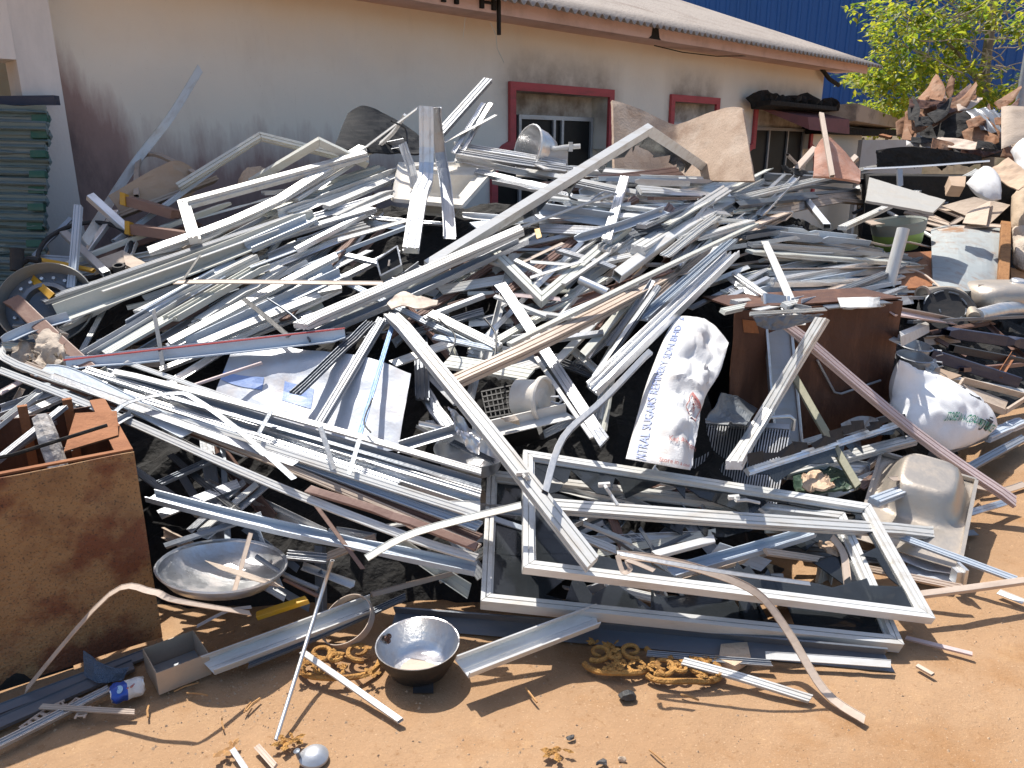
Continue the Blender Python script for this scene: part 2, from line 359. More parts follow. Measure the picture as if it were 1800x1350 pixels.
def text_on(g, s, m, parent, u0, v0, du, dv, name='lettering', off=.003, bold=0.0):
    """flat letters wrapped on a grid: start (u0,v0), du = direction along the line in grid units for the whole text, dv = letter-up direction"""
    cu = bpy.data.curves.new('t', 'FONT'); cu.body = s; cu.size = 1; cu.resolution_u = 2; cu.offset = bold
    to = bpy.data.objects.new('t', cu); C.objects.link(to); dg = bpy.context.evaluated_depsgraph_get(); dg.update()
    me = bpy.data.meshes.new_from_object(to.evaluated_get(dg))
    bm = bmesh.new(); bm.from_mesh(me); bmesh.ops.triangulate(bm, faces=bm.faces); bmesh.ops.subdivide_edges(bm, edges=[e for e in bm.edges if e.calc_length() > .16], cuts=2)
    bmesh.ops.triangulate(bm, faces=bm.faces); bm.verts.ensure_lookup_table()
    w = max(v.co.x for v in bm.verts); vs = []
    for v in bm.verts:
        u = u0 + du[0] * v.co.x / w + dv[0] * v.co.y; vv = v0 + du[1] * v.co.x / w + dv[1] * v.co.y
        p = grid_at(g, u, vv); q = (grid_at(g, u + .02, vv) - grid_at(g, u - .02, vv)).cross(grid_at(g, u, vv + .02) - grid_at(g, u, vv - .02)).normalized(); q = q if q.dot(CAM - p) > 0 else -q; vs.append(p + q * off)
    fs = [tuple(x.index for x in f.verts) for f in bm.faces]; bm.free()
    bpy.data.objects.remove(to); bpy.data.curves.remove(cu); bpy.data.meshes.remove(me)
    return obj(name, vs, fs, m, parent)
def px(pts, off=0.0):
    return [P(p[0], p[1], off + (p[2] if len(p) > 2 else 0)) for p in pts]
def pxt(pts): return [At(*p) for p in pts]
def tiltbox(mb, c, ax, ay, az):     # centre and half axes
    mb.box(V(c) - V(ax) - V(ay) - V(az), V(ax) * 2, V(ay) * 2, V(az) * 2)
# ------------------------------------------------------------------ bars, profiles and frames
SEC = {
 'slot': [(-.5, -.5), (.5, -.5), (.5, -.04), (.42, -.02), (.42, .1), (.5, .12), (.5, .5), (.30, .5), (.28, .34), (.20, .34), (.18, .5), (-.18, .5), (-.20, .34), (-.28, .34), (-.30, .5), (-.5, .5), (-.5, .12), (-.42, .1), (-.42, -.02), (-.5, -.04)],
 'channel': [(-.5, -.5), (.5, -.5), (.5, .5), (.43, .5), (.43, -.36), (.06, -.36), (.05, -.30), (-.05, -.30), (-.06, -.36), (-.43, -.36), (-.43, .5), (-.5, .5)],
 'track': [(-.5, -.5), (.5, -.5), (.5, .5), (.42, .5), (.42, -.1), (.22, -.1), (.22, .25), (.16, .25), (.16, -.1), (-.1, -.1), (-.1, .45), (-.17, .45), (-.17, -.1), (-.42, -.1), (-.42, .5), (-.5, .5)],
 'angle': [(-.5, -.5), (.5, -.5), (.5, -.41), (-.40, -.41), (-.40, .5), (-.5, .5)],
 'strip': [(-.5, -.5), (.5, -.5), (.5, .5), (.46, .5), (.42, .1), (-.42, .1), (-.46, .5), (-.5, .5)],
 'plank': [(-.5, -.5), (-.2, -.5), (-.18, -.35), (.18, -.35), (.2, -.5), (.5, -.5), (.5, .5), (.34, .5), (.33, .3), (.30, .3), (.29, .5), (.02, .5), (.01, .3), (-.02, .3), (-.03, .5), (-.34, .5), (-.35, .3), (-.38, .3), (-.39, .5), (-.5, .5)],
}
RATIO = {'slot': .55, 'channel': .5, 'track': .45, 'angle': .75, 'strip': .14, 'plank': .16, 'tube': .75, 'pipe': 1.0}
KNAME = {'slot': 'aluminium_profile', 'channel': 'aluminium_channel', 'track': 'sliding_track', 'angle': 'metal_angle', 'strip': 'metal_strip', 'plank': 'ribbed_strip', 'tube': 'square_tube', 'pipe': 'metal_pipe'}
KWORD = {'slot': 'grooved profile', 'channel': 'open channel', 'track': 'ridged track', 'angle': 'angle bar', 'strip': 'flat strip', 'plank': 'ribbed slat', 'tube': 'square tube', 'pipe': 'round pipe'}
CWORD = {'W': 'white', 'A': 'bare silver', 'G': 'dull grey', 'B': 'pale blue', 'T': 'dusty beige', 'N': 'dark brown', 'K': 'black', 'S': 'dark grey', 'Q': 'pinkish', 'O': 'olive', 'Y': 'yellow', 'U': 'blue', 'E': 'cream'}
UPV = V((-.10, -.42, .90)).normalized()
BARS = []
def build_bar(kind, m, W, pw, roll=0.0, ratio=None, slant=None, bow=.004, name=None, parent=None, seg=None, rng=random, dent=True):
    """an extruded length of metal through the world points pw; W = its width as seen, in photo pixels"""
    pw = [V(p) for p in pw]; t0 = (pw[-1] - pw[0]); Ln = t0.length; t0.normalize()
    mid = pw[len(pw) // 2] if len(pw) % 2 else (pw[len(pw) // 2] + pw[len(pw) // 2 - 1]) / 2
    depth = (mid - CAM).dot(V((0, cp, -sp))); ra = RATIO[kind] if ratio is None else ratio
    w = W / (.72 * (1 + ra)) * depth / F if ra > .2 else W / (.8 + ra) * depth / F
    if kind == 'pipe': w = W * depth / F
    h = w * ra
    u0 = (UPV - t0 * UPV.dot(t0))
    if u0.length < .25: u0 = V((0, -1, .2)) - t0 * V((0, -1, .2)).dot(t0)
    u0.normalize(); u0 = Matrix.Rotation(R(roll), 3, t0) @ u0; s0 = t0.cross(u0).normalized()
    # densify
    if len(pw) == 2:
        n = seg or max(4, min(16, int(Ln / .06))); bw = Ln * bow; ph = rng.uniform(-1, 1); q = rng.uniform(-1, 1)
        pts = [pw[0].lerp(pw[1], i / n) + u0 * (bw * ph * math.sin(math.pi * i / n)) + s0 * (bw * q * math.sin(math.pi * i / n)) for i in range(n + 1)]
    else:
        n = (len(pw) - 1) * 5; pts = [curve_pt(pw, i / n) for i in range(n + 1)]
    org = mid; M = Matrix((t0, s0, u0)).transposed()       # local x along the bar
    Mi = M.transposed()
    sl = slant if slant is not None else (rng.uniform(-.5, .5), rng.uniform(-.5, .5))
    NP = len(pts); hk = [1.0] * NP; wk = [1.0] * NP; sk_ = [0.0] * NP
    if dent and name is None and ra > .2 and kind != 'pipe':
        for _ in range(rng.choice((0, 0, 0, 1))):
            i_ = rng.randrange(1, NP - 1); hk[i_] *= rng.uniform(.45, .8); wk[i_] *= rng.uniform(1.0, 1.12); sk_[i_] += rng.uniform(-.10, .10)
        for i_ in (0, NP - 1):
            if rng.random() < .25: hk[i_] *= rng.uniform(.4, .8); wk[i_] *= rng.uniform(1.0, 1.15); sk_[i_] += rng.uniform(-.15, .15)
    def rings(sec, tw):
        vs = []
        for i, p in enumerate(pts):
            t = (pts[min(i + 1, len(pts) - 1)] - pts[max(i - 1, 0)]).normalized()
            u = (u0 - t * u0.dot(t)); u = u.normalized() if u.length > .1 else u0; s = t.cross(u).normalized()
            ks = sl[0] if i == 0 else sl[1] if i == len(pts) - 1 else 0
            for a, b in sec: vs.append(Mi @ (p + s * ((a * wk[i] + sk_[i]) * w) + u * (b * hk[i] * h) + t * (ks * a * w) - org))
        return vs
    if kind in ('tube', 'pipe'):
        if kind == 'pipe':
            k = 14; so = [(.5 * math.cos(2 * math.pi * i / k), .5 * math.sin(2 * math.pi * i / k)) for i in range(k)]; q = .82
        else:
            so = [(-.5, -.44), (-.44, -.5), (.44, -.5), (.5, -.44), (.5, .44), (.44, .5), (-.44, .5), (-.5, .44)]; q = .86
        si = [(a * q, b * q) for a, b in so]; k = len(so)
        vs = rings(so, 0) + rings(si, 0); m_ = len(pts); o = m_ * k; fs = []
        for i in range(m_ - 1):
            for j in range(k):
                a, b = i * k + j, i * k + (j + 1) % k
                fs.append((a, b, b + k, a + k)); fs.append((o + a, o + a + k, o + b + k, o + b))
        for i in (0, m_ - 1):
            for j in range(k):
                a, b = i * k + j, i * k + (j + 1) % k; fs.append((a, o + a, o + b, b) if i == 0 else (a, b, o + b, o + a))
    else:
        sec = SEC[kind]; k = len(sec); vs = rings(sec, 0); fs = []
        for i in range(len(pts) - 1):
            for j in range(k):
                a, b = i * k + j, i * k + (j + 1) % k; fs.append((a, b, b + k, a + k))
        fs += [tuple(range(k))[::-1], tuple((len(pts) - 1) * k + j for j in range(k))]
    me = bpy.data.meshes.new(name or KNAME[kind]); me.from_pydata([tuple(v) for v in vs], [], fs); me.update()
    bm = bmesh.new(); bm.from_mesh(me); bmesh.ops.recalc_face_normals(bm, faces=bm.faces); bm.to_mesh(me); bm.free()
    me.materials.append(MATS[m])
    if kind == 'pipe':
        me.polygons.foreach_set('use_smooth', [True] * len(me.polygons)); me.set_sharp_from_angle(angle=R(40))
    o = bpy.data.objects.new(name or KNAME[kind], me); C.objects.link(o)
    o.matrix_world = Matrix.Translation(org) @ M.to_4x4(); ORG[o.name] = org
    return o
def bar(kind, m, W, pts, lay=0, roll=None, label=None, rng=random, ratio=None, **kw):
    off = .05 + lay * .02
    pts = [(q[0], q[1], surf_t(*pts[-1 - k][:2]) - off) if len(q) > 2 and q[2] == 1 else q for k, q in enumerate(pts)]
    pw = [At(p[0], p[1], p[2]) if len(p) > 2 and p[2] > 1.2 else P(p[0], p[1], off + (p[2] if len(p) > 2 else 0)) for p in pts]
    o = build_bar(kind, m, W, pw, roll=rng.uniform(-14, 14) if roll is None else roll, ratio=ratio, rng=rng, **kw)
    a, b = pts[0], pts[-1]; L = math.hypot(a[0] - b[0], a[1] - b[1])
    if label: tag(o, label, KWORD[kind], 'metal bars heaped on the scrap pile')
    else: BARS.append(dict(o=o, kind=kind, m=m, W=W, x=(a[0] + b[0]) / 2, y=(a[1] + b[1]) / 2, L=L, ang=math.degrees(math.atan2(-(b[1] - a[1]), b[0] - a[0])), bent=len(pts) > 2))
    return o

FRSEC = [(0, 0), (0, 1), (.36, 1), (.38, .82), (.43, .82), (.45, 1), (.80, 1), (.82, .55), (1, .55), (1, 0)]
def offset_poly(pw, n, closed, w):
    k = len(pw); out = []
    for i in range(k):
        e0 = (pw[i] - pw[i - 1]).normalized() if (closed or i > 0) else None
        e1 = (pw[(i + 1) % k] - pw[i]).normalized() if (closed or i < k - 1) else None
        n0 = n.cross(e0).normalized() if e0 is not None else None; n1 = n.cross(e1).normalized() if e1 is not None else None
        if n0 is None: d = n1
        elif n1 is None: d = n0
        else: d = (n0 + n1) / (1 + n0.dot(n1))
        out.append(d)
    return out
def frame(name, pw, W, m='W', closed=True, flip=False, hgt=.8, glass=None, teeth=(.03, .12), seed=1, rail='rail', full=()):
    """mitred frame through the outer corner points pw; each rail a child, jagged glass left in the rebate"""
    rng = random.Random(seed); pw = [V(p) for p in pw]; k = len(pw)
    n = V((0, 0, 0))
    for i in range(k): n += pw[i].cross(pw[(i + 1) % k])
    n.normalize()
    up = n if n.dot(V((0, -.4, 1))) > 0 else -n
    inn = n if not flip else -n
    cen = sum(pw, V()) / k
    depth = (cen - CAM).dot(V((0, cp, -sp))); w = W * depth / F; h = w * hgt
    e = empty(name, V((cen.x, cen.y, min(p.z for p in pw))))
    d = offset_poly(pw, inn, closed, w)
    for i in range(k if closed else k - 1):
        j = (i + 1) % k; s = FRSEC; q = len(s)
        vs = [pw[i] + d[i] * (a * w) + up * (b * h - h) for a, b in s] + [pw[j] + d[j] * (a * w) + up * (b * h - h) for a, b in s]
        # keep neighbouring rails a hair apart at the mitre
        t = (pw[j] - pw[i]).normalized() * .0012
        vs = [v + t for v in vs[:q]] + [v - t for v in vs[q:]]
        fs = [(x, (x + 1) % q, q + (x + 1) % q, q + x) for x in range(q)] + [tuple(range(q))[::-1], tuple(range(q, 2 * q))]
        obj(rail, vs, fs, m, e)
    if glass:
        vs = []; fs = []
        for i in range(k if closed else k - 1):
            if glass is not True and i not in glass: continue
            j = (i + 1) % k; a = pw[i] + d[i] * (w * .85); b = pw[j] + d[j] * (w * .85); Ln = (b - a).length; N = max(3, int(Ln / .06))
            ins = inn.cross((b - a).normalized()); base = len(vs); us = sorted([0, 1] + [rng.random() for _ in range(N)])
            for u in us:
                p = a.lerp(b, u) - up * (h * .6); tt = rng.uniform(*teeth) * (1 if rng.random() > .25 else .2)
                if i in full: tt = teeth[1] * rng.uniform(.9, 1.6)
                vs += [p, p + ins * tt + (b - a).normalized() * rng.uniform(-.02, .02)]
            for q in range(len(us) - 1): fs.append((base + 2 * q, base + 2 * q + 2, base + 2 * q + 3, base + 2 * q + 1))
        off = -up * .004; nv = len(vs); vs2 = vs + [v + off for v in vs]; fs2 = fs + [tuple(nv + x for x in f[::-1]) for f in fs]
        obj('glass_shard', vs2, fs2, 'glass', e)
    return e

# kind material width layer | x,y x,y ...  (photo pixels; optional third value = metres nearer the eye, or a depth when above 1.2)
DATA = '''
tube T 10 1 | 240,345 244,284,4.55 275,272,4.6 346,306
tube A 19 1 | 158,345,.05 228,408
slot B 15 5 | 138,362,.12 126,506
tube G 17 2 | 113,410 188,482
tube A 13 1 | 205,372 150,446
slot W 21 7 | 262,443 452,371 638,260
slot W 11 5 | 520,352 640,275 690,234 712,202,.1
strip W 9 4 | 733,191,.15 637,263
angle G 16 4 | 547,338 632,272 711,250
slot W 17 5 | 708,254,.1 733,330
slot A 29 8 | 749,187,.5 749,307,.42 737,347,.32 722,440,.1
channel G 22 6 | 763,190,.48 773,267,.35 784,333,.2 791,418
slot G 17 4 | 773,236 858,141,4.9
track A 8 5 | 797,268 850,181,4.8
slot A 9 5 | 808,275 863,182,4.8
strip W 8 6 | 780,250 872,202,4.75
track A 15 2 | 800,256 995,288
angle A 12 1 | 800,277 962,312
strip W 19 6 | 948,293 1272,312
slot E 14 3 | 464,377 676,296
angle W 20 4 | 490,378 702,301
slot W 14 4 | 573,364 684,317
slot W 17 4 | 590,382 686,336
strip W 9 5 | 556,396 690,344
slot G 17 4 | 466,425 656,368
tube A 14 3 | 520,440 656,370
strip W 14 4 | 594,422 720,386
channel B 27 6 | 436,434 547,386
angle E 44 7 | 100,552 330,468 556,378
slot G 23 6 | 76,532 347,440 520,382
strip W 10 8 | 180,512 490,402
channel G 24 3 | 150,624 332,516
plank E 30 4 | 184,622 442,476
slot W 18 5 | 298,604 592,450
angle B 23 5 | 330,604 602,478
slot W 17 5 | 350,607 562,520
strip B 10 6 | 440,470 520,440
track E 26 5 | 300,560 470,462
strip T 13 9 | 309,496 400,495 672,498
slot W 9 8 | 221,637 482,729
slot W 13 6 | 200,658 482,747
pipe Q 6 7 | 300,691 460,638
strip S 7 10 | 270,545 286,642
strip K 5 10 | 352,448 322,492
strip K 8 9 | 428,525 508,592
slot W 15 10 | 0,651 194,727 480,852 715,943 838,981
slot T 14 7 | 45,640 450,800 842,962
slot N 17 6 | 60,655 842,946
track B 19 8 | 85,650 842,926
slot W 14 9 | 0,615 85,662 842,906
channel A 19 7 | 118,648 842,886
track A 15 9 | 150,650 845,869
angle G 18 8 | 186,655 845,851
slot W 12 10 | 200,652 846,830
track A 13 8 | 215,690 700,850
strip G 13 11 | 90,660 520,815
slot S 8 9 | 300,700 846,858
strip B 25 9 | 72,652 132,662 332,762
strip S 9 13 | 192,735 227,707 309,691 347,704 424,760 517,842
strip S 8 12 | 453,765 477,722
strip S 9 12 | 563,750 587,825
strip S 8 12 | 613,834 632,771
tube N 17 11 | 541,860 690,906 838,962
strip E 14 14 | 644,981 733,935 916,888
channel B 26 5 | 264,871 480,925 836,1000
strip N 7 6 | 552,884 638,1000
slot G 15 5 | 22,802 108,727
channel G 22 3 | 0,722 102,688
slot W 16 4 | 14,741 108,700
strip Q 12 5 | 0,691 36,671
strip B 11 5 | 97,772 152,742
track G 10 5 | 150,736 214,741
plank G 15 1 | 332,934 430,846
plank W 15 2 | 348,938 452,850
plank G 14 1 | 360,946 476,848
strip T 8 6 | 441,937 411,1042
slot W 27 9 | 528,573,.05 720,490 918,404,.08
channel G 22 6 | 562,584 715,520 920,424
track S 17 7 | 652,566 520,692
slot G 20 6 | 672,562 562,746
slot U 9 8 | 690,572 632,764
slot W 31 12 | 690,552,-.02 855,755,.02 1041,992,.06
slot G 21 5 | 880,500 1062,778
slot W 8 6 | 942,628 1040,770
slot T 27 10 | 799,672 1050,552 1384,376,.1
slot E 12 13 | 895,606 1170,470 1330,394,.1
strip T 16 11 | 1330,394,.1 1384,374,.1 1372,388,.1
track A 31 8 | 1041,684 1160,568 1288,446
tube G 14 11 | 1142,618,.05 1062,702,.08 990,770,.1 958,866,.14
slot S 13 5 | 1046,664 1158,504
strip W 6 6 | 1040,668 1150,512
track A 22 6 | 1063,438 1288,302
slot W 24 7 | 1121,440 1336,318
tube W 22 8 | 1084,486 1206,400 1330,332
angle B 17 8 | 1012,420 1095,396 1172,368
slot G 14 7 | 1126,398 1340,306
channel A 13 9 | 1336,377 1400,311
slot W 13 8 | 1480,401 1625,331
tube A 14 6 | 1411,344 1454,398
tube S 17 6 | 1336,310 1532,320
strip G 8 5 | 1372,328 1506,331
slot A 18 7 | 1098,313 1066,424
slot W 12 4 | 945,346 1162,371
angle B 27 4 | 948,369 1082,387
track G 16 3 | 990,318 1082,338
channel G 21 3 | 1106,318 1206,322
plank G 22 3 | 948,402 1072,408
pipe W 5 8 | 912,401 1039,355 1082,341
channel B 30 5 | 1354,408 1516,424
track G 13 4 | 1318,430 1598,453
slot E 14 4 | 1318,443 1611,464
angle B 22 6 | 1334,516 1562,474
slot W 12 7 | 1378,538 1588,485
track W 9 4 | 1480,515 1592,509
strip W 13 9 | 1344,424 1408,571
slot W 24 11 | 1446,560,.12 1330,752,.15 1290,818,.18
track W 8 10 | 1318,552 1452,544
pipe W 21 8 | 1588,402,1 1562,500
slot Q 21 9 | 1384,570 1608,760,.1 1784,882
tube O 16 6 | 1392,655 1508,856
slot W 23 4 | 1378,832 1606,773
slot B 21 6 | 1536,882 1638,845
strip T 9 8 | 1566,842 1706,838
slot W 28 5 | 969,890 1340,917 1674,938
slot B 13 6 | 1572,940 1786,1019
tube T 15 7 | 1556,1053 1802,1021
slot T 13 4 | 1346,970 1475,990 1694,1034
channel B 25 5 | 1180,1006 1432,934
tube W 17 6 | 1150,976 1256,948
slot W 15 3 | 1004,937 1082,968
slot W 10 3 | 1025,920 1110,954
strip W 20 8 | 781,890 844,890
strip T 13 7 | 1462,944 1483,975 1491,1042
slot W 18 5 | 755,551 878,611
slot B 11 5 | 762,592 866,614
plank E 36 3 | 784,636 932,660
slot W 8 6 | 905,457 952,481
strip W 7 6 | 932,460 1001,465
strip W 8 6 | 932,488 1024,459
pipe A 15 6 | 1020,492 1068,514
strip T 7 6 | 920,460 990,427
angle G 22 4 | 700,786 802,755
angle W 34 5 | 838,760 1002,722
slot W 12 4 | 1408,780 1560,735
slot G 15 3 | 980,560 1120,500
slot W 10 4 | 1290,480 1400,560
slot G 16 4 | 1280,510 1440,620
track B 18 4 | 1130,560 1290,420
slot W 10 5 | 1600,360 1720,300
pipe W 7 6 | 1551,367 1800,512
strip T 14 5 | 1610,398 1690,420 1745,455 1785,505
strip T 9 5 | 1600,345 1695,383
slot G 15 4 | 1690,830 1800,770
slot S 15 3 | 1640,800 1800,742
slot B 22 4 | 1730,770 1800,740
strip T 18 5 | 1525,392 1575,386
tube T 13 5 | 1486,345 1556,328
pipe S 6 6 | 1500,375 1538,355 1558,336
slot W 13 6 | 1506,330 1535,342
tube W 15 5 | 1640,660 1800,690
strip G 12 5 | 1570,600 1628,568
slot G 14 2 | 600,600 700,560
plank W 20 2 | 690,640 800,600
tube G 14 3 | 745,560 850,520
track G 16 3 | 760,470 860,440
slot W 12 3 | 800,440 900,470
slot W 11 4 | 870,520 960,556
strip Q 8 3 | 900,518 985,526
slot W 12 3 | 905,545 1010,560
channel G 20 2 | 900,600 1010,580
plank W 22 3 | 870,660 940,640
tube G 13 3 | 950,600 1060,585
slot W 14 3 | 1010,470 1110,450
slot G 12 4 | 980,440 1080,470
slot W 9 5 | 990,500 1090,430
track W 15 4 | 1170,450 1260,380
slot W 16 3 | 1220,420 1320,390
slot G 14 2 | 600,490 700,440
strip W 12 3 | 590,470 650,440
angle B 20 3 | 470,520 590,470
tube G 13 3 | 610,450 690,470
slot W 13 3 | 520,520 600,505
slot W 14 7 | 1290,532 1470,512
angle G 15 6 | 1310,520 1420,545
strip W 12 8 | 1330,545 1560,500
channel B 18 6 | 1400,530 1575,496
slot G 13 5 | 1490,540 1590,505
slot E 12 4 | 1270,515 1400,500
plank G 20 2 | 280,905 420,850
tube S 12 3 | 290,960 460,905
slot K 12 2 | 300,800 420,900
track S 14 3 | 280,850 390,800
track A 15 4 | 800,268 1004,300
slot G 14 3 | 836,302 968,332
channel A 16 3 | 868,318 1004,346
angle G 14 3 | 1000,302 1334,324
slot W 11 4 | 700,296 800,286
slot W 15 6 | 1300,505 1480,486
track A 18 5 | 1350,498 1560,492
slot E 13 7 | 1270,548 1420,520
angle B 17 6 | 1400,520 1590,512
tube G 13 6 | 1280,525 1350,490
pipe K 3 9 | 688,213,.1 712,226 716,252
pipe K 3 8 | 996,300 1010,322 1000,345 1015,352
pipe G 3 9 | 1040,352 1060,338 1085,342
pipe K 3 9 | 770,560 800,590 790,625
pipe K 4 9 | 852,560 872,590 868,640
pipe K 3 10 | 1350,430 1362,452 1352,470
pipe K 3 12 | 655,700 640,740 652,760
pipe S 4 8 | 470,525 520,560 545,600
pipe T 4 7 | 1508,420 1560,432 1590,425 1640,436
pipe T 4 7 | 1570,470 1620,480 1668,520
'''
for ln in DATA.strip().splitlines():
    a, b = ln.split('|'); k, m, W, lay = a.split()
    bar(k, m, float(W), [tuple(float(q) for q in t.split(',')) for t in b.split()], float(lay))

bar('strip', 'W', 13, [(150, 425, .05), (235, 290, 4.5), (300, 205, 4.7), (352, 120, 4.9)], 3, roll=62)
# bundles: the long lengths lie packed with others of their kind
AV = [(690, 265, 885, 370), (1095, 560, 1285, 830), (395, 615, 720, 800), (840, 660, 990, 745), (1265, 560, 1590, 790), (1205, 740, 1390, 890), (1570, 640, 1750, 790), (1075, 175, 1325, 300), (1505, 795, 1720, 1000), (655, 425, 710, 490), (1530, 378, 1628, 436), (1630, 392, 1762, 505), (1645, 335, 1785, 400), (1690, 490, 1800, 560), (1520, 300, 1660, 350)]
def clear(p, q, n=4):
    return not any(A0 < p[0] + (q[0] - p[0]) * i / n < A2 and A1 < p[1] + (q[1] - p[1]) * i / n < A3 for (A0, A1, A2, A3) in AV for i in range(n + 1))
rngb = random.Random(17)
for bb in list(BARS):
    if bb['L'] < 190 or bb['bent'] or not (250 < bb['y'] < 760) or bb['x'] > 1620 or bb['kind'] == 'pipe': continue
    for k in range(rngb.choice((1, 2, 2, 3))):
        a = R(bb['ang'] + rngb.gauss(0, 1.8)); L = bb['L'] * rngb.uniform(.55, 1.05); sh = rngb.choice((-1, 1)) * bb['W'] * rngb.uniform(.55, 1.25); al = rngb.uniform(-50, 50)
        x = bb['x'] + math.cos(a) * al + math.sin(a) * sh; y = bb['y'] - math.sin(a) * al + math.cos(a) * sh; dx, dy = math.cos(a) * L / 2, -math.sin(a) * L / 2
        p, q = (max(2, x - dx), y - dy), (x + dx, y + dy)
        if min(p[1], q[1]) < 285 or not clear(p, q): continue
        bar(rngb.choice(('slot', 'track', 'channel', 'angle', 'plank', 'slot', 'strip')), rngb.choice('WAAGGEWBAGT' if x < 1330 else 'GAGTWGS'), bb['W'] * rngb.uniform(.6, 1.0), [p, q], rngb.uniform(-1.5, 3), roll=rngb.uniform(-30, 30), rng=rngb)
# deep down: what fills the gaps
rngd = random.Random(29)
for (x0, x1, y0, y1, n, tl, sd) in [(250, 480, 760, 900, 6, -20, 30), (680, 1080, 540, 790, 34, 0, 40), (1050, 1110, 480, 800, 8, 50, 20), (1285, 1400, 560, 640, 4, 20, 30), (880, 1500, 840, 1040, 34, -5, 30), (300, 820, 860, 1040, 13, -20, 30), (100, 700, 420, 640, 26, 25, 12), (600, 1000, 380, 560, 22, 15, 25), (1380, 1560, 770, 860, 8, 5, 20), (0, 240, 560, 640, 6, 10, 30)]:
    for q_ in range(n):
        x, y = rngd.uniform(x0, x1), rngd.uniform(y0, y1); L = rngd.uniform(80, 230); a = R(rngd.gauss(tl, sd)); dx, dy = math.cos(a) * L / 2, -math.sin(a) * L / 2
        p, q = (max(2, x - dx), y - dy, -.02), (x + dx, y + dy, -.02)
        if not clear(p, q, 2) and y < 800: continue
        bar(rngd.choice(('slot', 'plank', 'track', 'channel', 'plank', 'tube')), rngd.choice('GAWSBEGATN'), rngd.uniform(12, 26), [p, q], rngd.uniform(-6.5, -3.5), roll=rngd.uniform(-50, 50), rng=rngd)
# the small stuff between and below: short and long offcuts the gaps let through, thrown all over the slope
rngf = random.Random(41)
REG = [  # x0,x1,y0,y1, count, main tilt in degrees, spread, lengths
 (230, 640, 330, 640, 46, 25, 6, (180, 260, 340)), (60, 260, 400, 640, 14, 38, 25, (70, 120)), (560, 960, 320, 540, 40, 20, 22, (110, 180, 260)), (690, 960, 300, 400, 16, -4, 8, (130, 200)),
 (940, 1340, 310, 400, 40, 2, 7, (140, 220, 300)), (960, 1340, 380, 560, 44, 27, 14, (110, 180, 260)), (1330, 1620, 320, 520, 40, 5, 8, (120, 200, 260)), (680, 1080, 520, 800, 30, -5, 35, (100, 160, 240)),
 (1050, 1300, 430, 640, 20, 48, 10, (140, 220)), (900, 1500, 850, 1060, 24, -8, 22, (90, 140, 200)), (270, 840, 880, 1040, 9, -25, 35, (90, 140)), (1000, 1560, 700, 860, 6, 10, 40, (90, 140)),
 (0, 260, 660, 800, 8, 36, 8, (110, 180)), (1560, 1800, 520, 740, 12, -12, 18, (70, 120))]
for (x0, x1, y0, y1, n, tl, sd, lens) in REG:
    for q in range(n):
        x, y = rngf.uniform(x0, x1), rngf.uniform(y0, y1); L = rngf.choice(lens) * rngf.uniform(.8, 1.2); a = R(rngf.gauss(tl, sd))
        k = rngf.choice(('slot', 'slot', 'track', 'channel', 'angle', 'plank', 'tube', 'strip')); m = rngf.choice('TNKSGTNQ' if x > 1570 else 'GTAGWSGE' if x > 1340 and y < 540 else 'WWWAAGGBESTN' if y < 800 else 'WAGSSGBTNK')
        W = rngf.uniform(8, 20) if k != 'plank' else rngf.uniform(16, 26)
        dx, dy = math.cos(a) * L / 2, -math.sin(a) * L / 2
        p = [(max(2, x - dx), y - dy, rngf.uniform(-.05, .03)), (min(1798, x + dx), y + dy, rngf.uniform(-.05, .03))]
        if min(p[0][1], p[1][1]) < 292 or any(A0 < qx < A2 and A1 < qy < A3 for (A0, A1, A2, A3) in AV for qx, qy in ((x, y), p[0][:2], p[1][:2], ((x + p[0][0]) / 2, (y + p[0][1]) / 2), ((x + p[1][0]) / 2, (y + p[1][1]) / 2))): continue
        bar(k, m, W, p, rngf.uniform(-4.5, .5), roll=rngf.uniform(-50, 50), rng=rngf)

# window frames
FG = 'broken window frames thrown on the pile'
f = frame('broken_window', [Z(857, 825, .394), Z(1485, 900, .245), Z(1590, 1133, .05), Z(845, 1056, .17)], 20, 'W', True, False, 1.15, True, (.05, .16), 3, full=(3,))
tag(f, 'large white window frame lying lowest at the front, tinted glass left in it', 'window frame', FG); FR1 = f
f = frame('broken_window', [Z(920, 790, .49), Z(1530, 885, .255), Z(1645, 1087, .11), Z(920, 997, .31)], 22, 'W', True, False, .7, True, (.03, .13), 8)
tag(f, 'large white window frame resting on top of the other front frame, jagged glass', 'window frame', FG); FR2 = f
for (x, y, z, x2, y2, z2) in ((1062, 852, .47, 1086, 888, .42), (1290, 874, .40, 1335, 884, .37), (918, 832, .52, 955, 862, .46)):
    mb = MB(); mb.tube([Z(x, y, z), Z(x + 4, y + 6, z), Z((x + x2) / 2, (y + y2) / 2, (z + z2) / 2), Z(x2, y2, z2)], .006, 6); tiltbox(mb, Z(x, y, z), (.02, .003, 0), (0, .008, 0), (0, 0, .006))
    mb.build('window_stay', 'W', f)
def cframe(pts, W, label, m='W', glass=None, teeth=(.02, .08), seed=1, flip=None, hgt=.7, off=.12):
    pw = [At(*p) if len(p) > 2 and p[2] > 1.2 else P(p[0], p[1], off + (p[2] if len(p) > 2 else 0)) for p in pts]
    n = (pw[1] - pw[0]).cross(pw[2] - pw[1])
    # the rails lie inside the corner
    f = frame('broken_window', pw, W, m, False, False, hgt, glass, teeth, seed)
    tag(f, label, 'window frame', FG); return f
t0 = surf_t(1139, 330)
cframe([(745, 458, .1), (1139, 216, t0 - .15), (1278, 312, .05)], 17, 'white frame corner standing up like a gable, jagged glass in it', 'W', True, (.03, .10), 5)
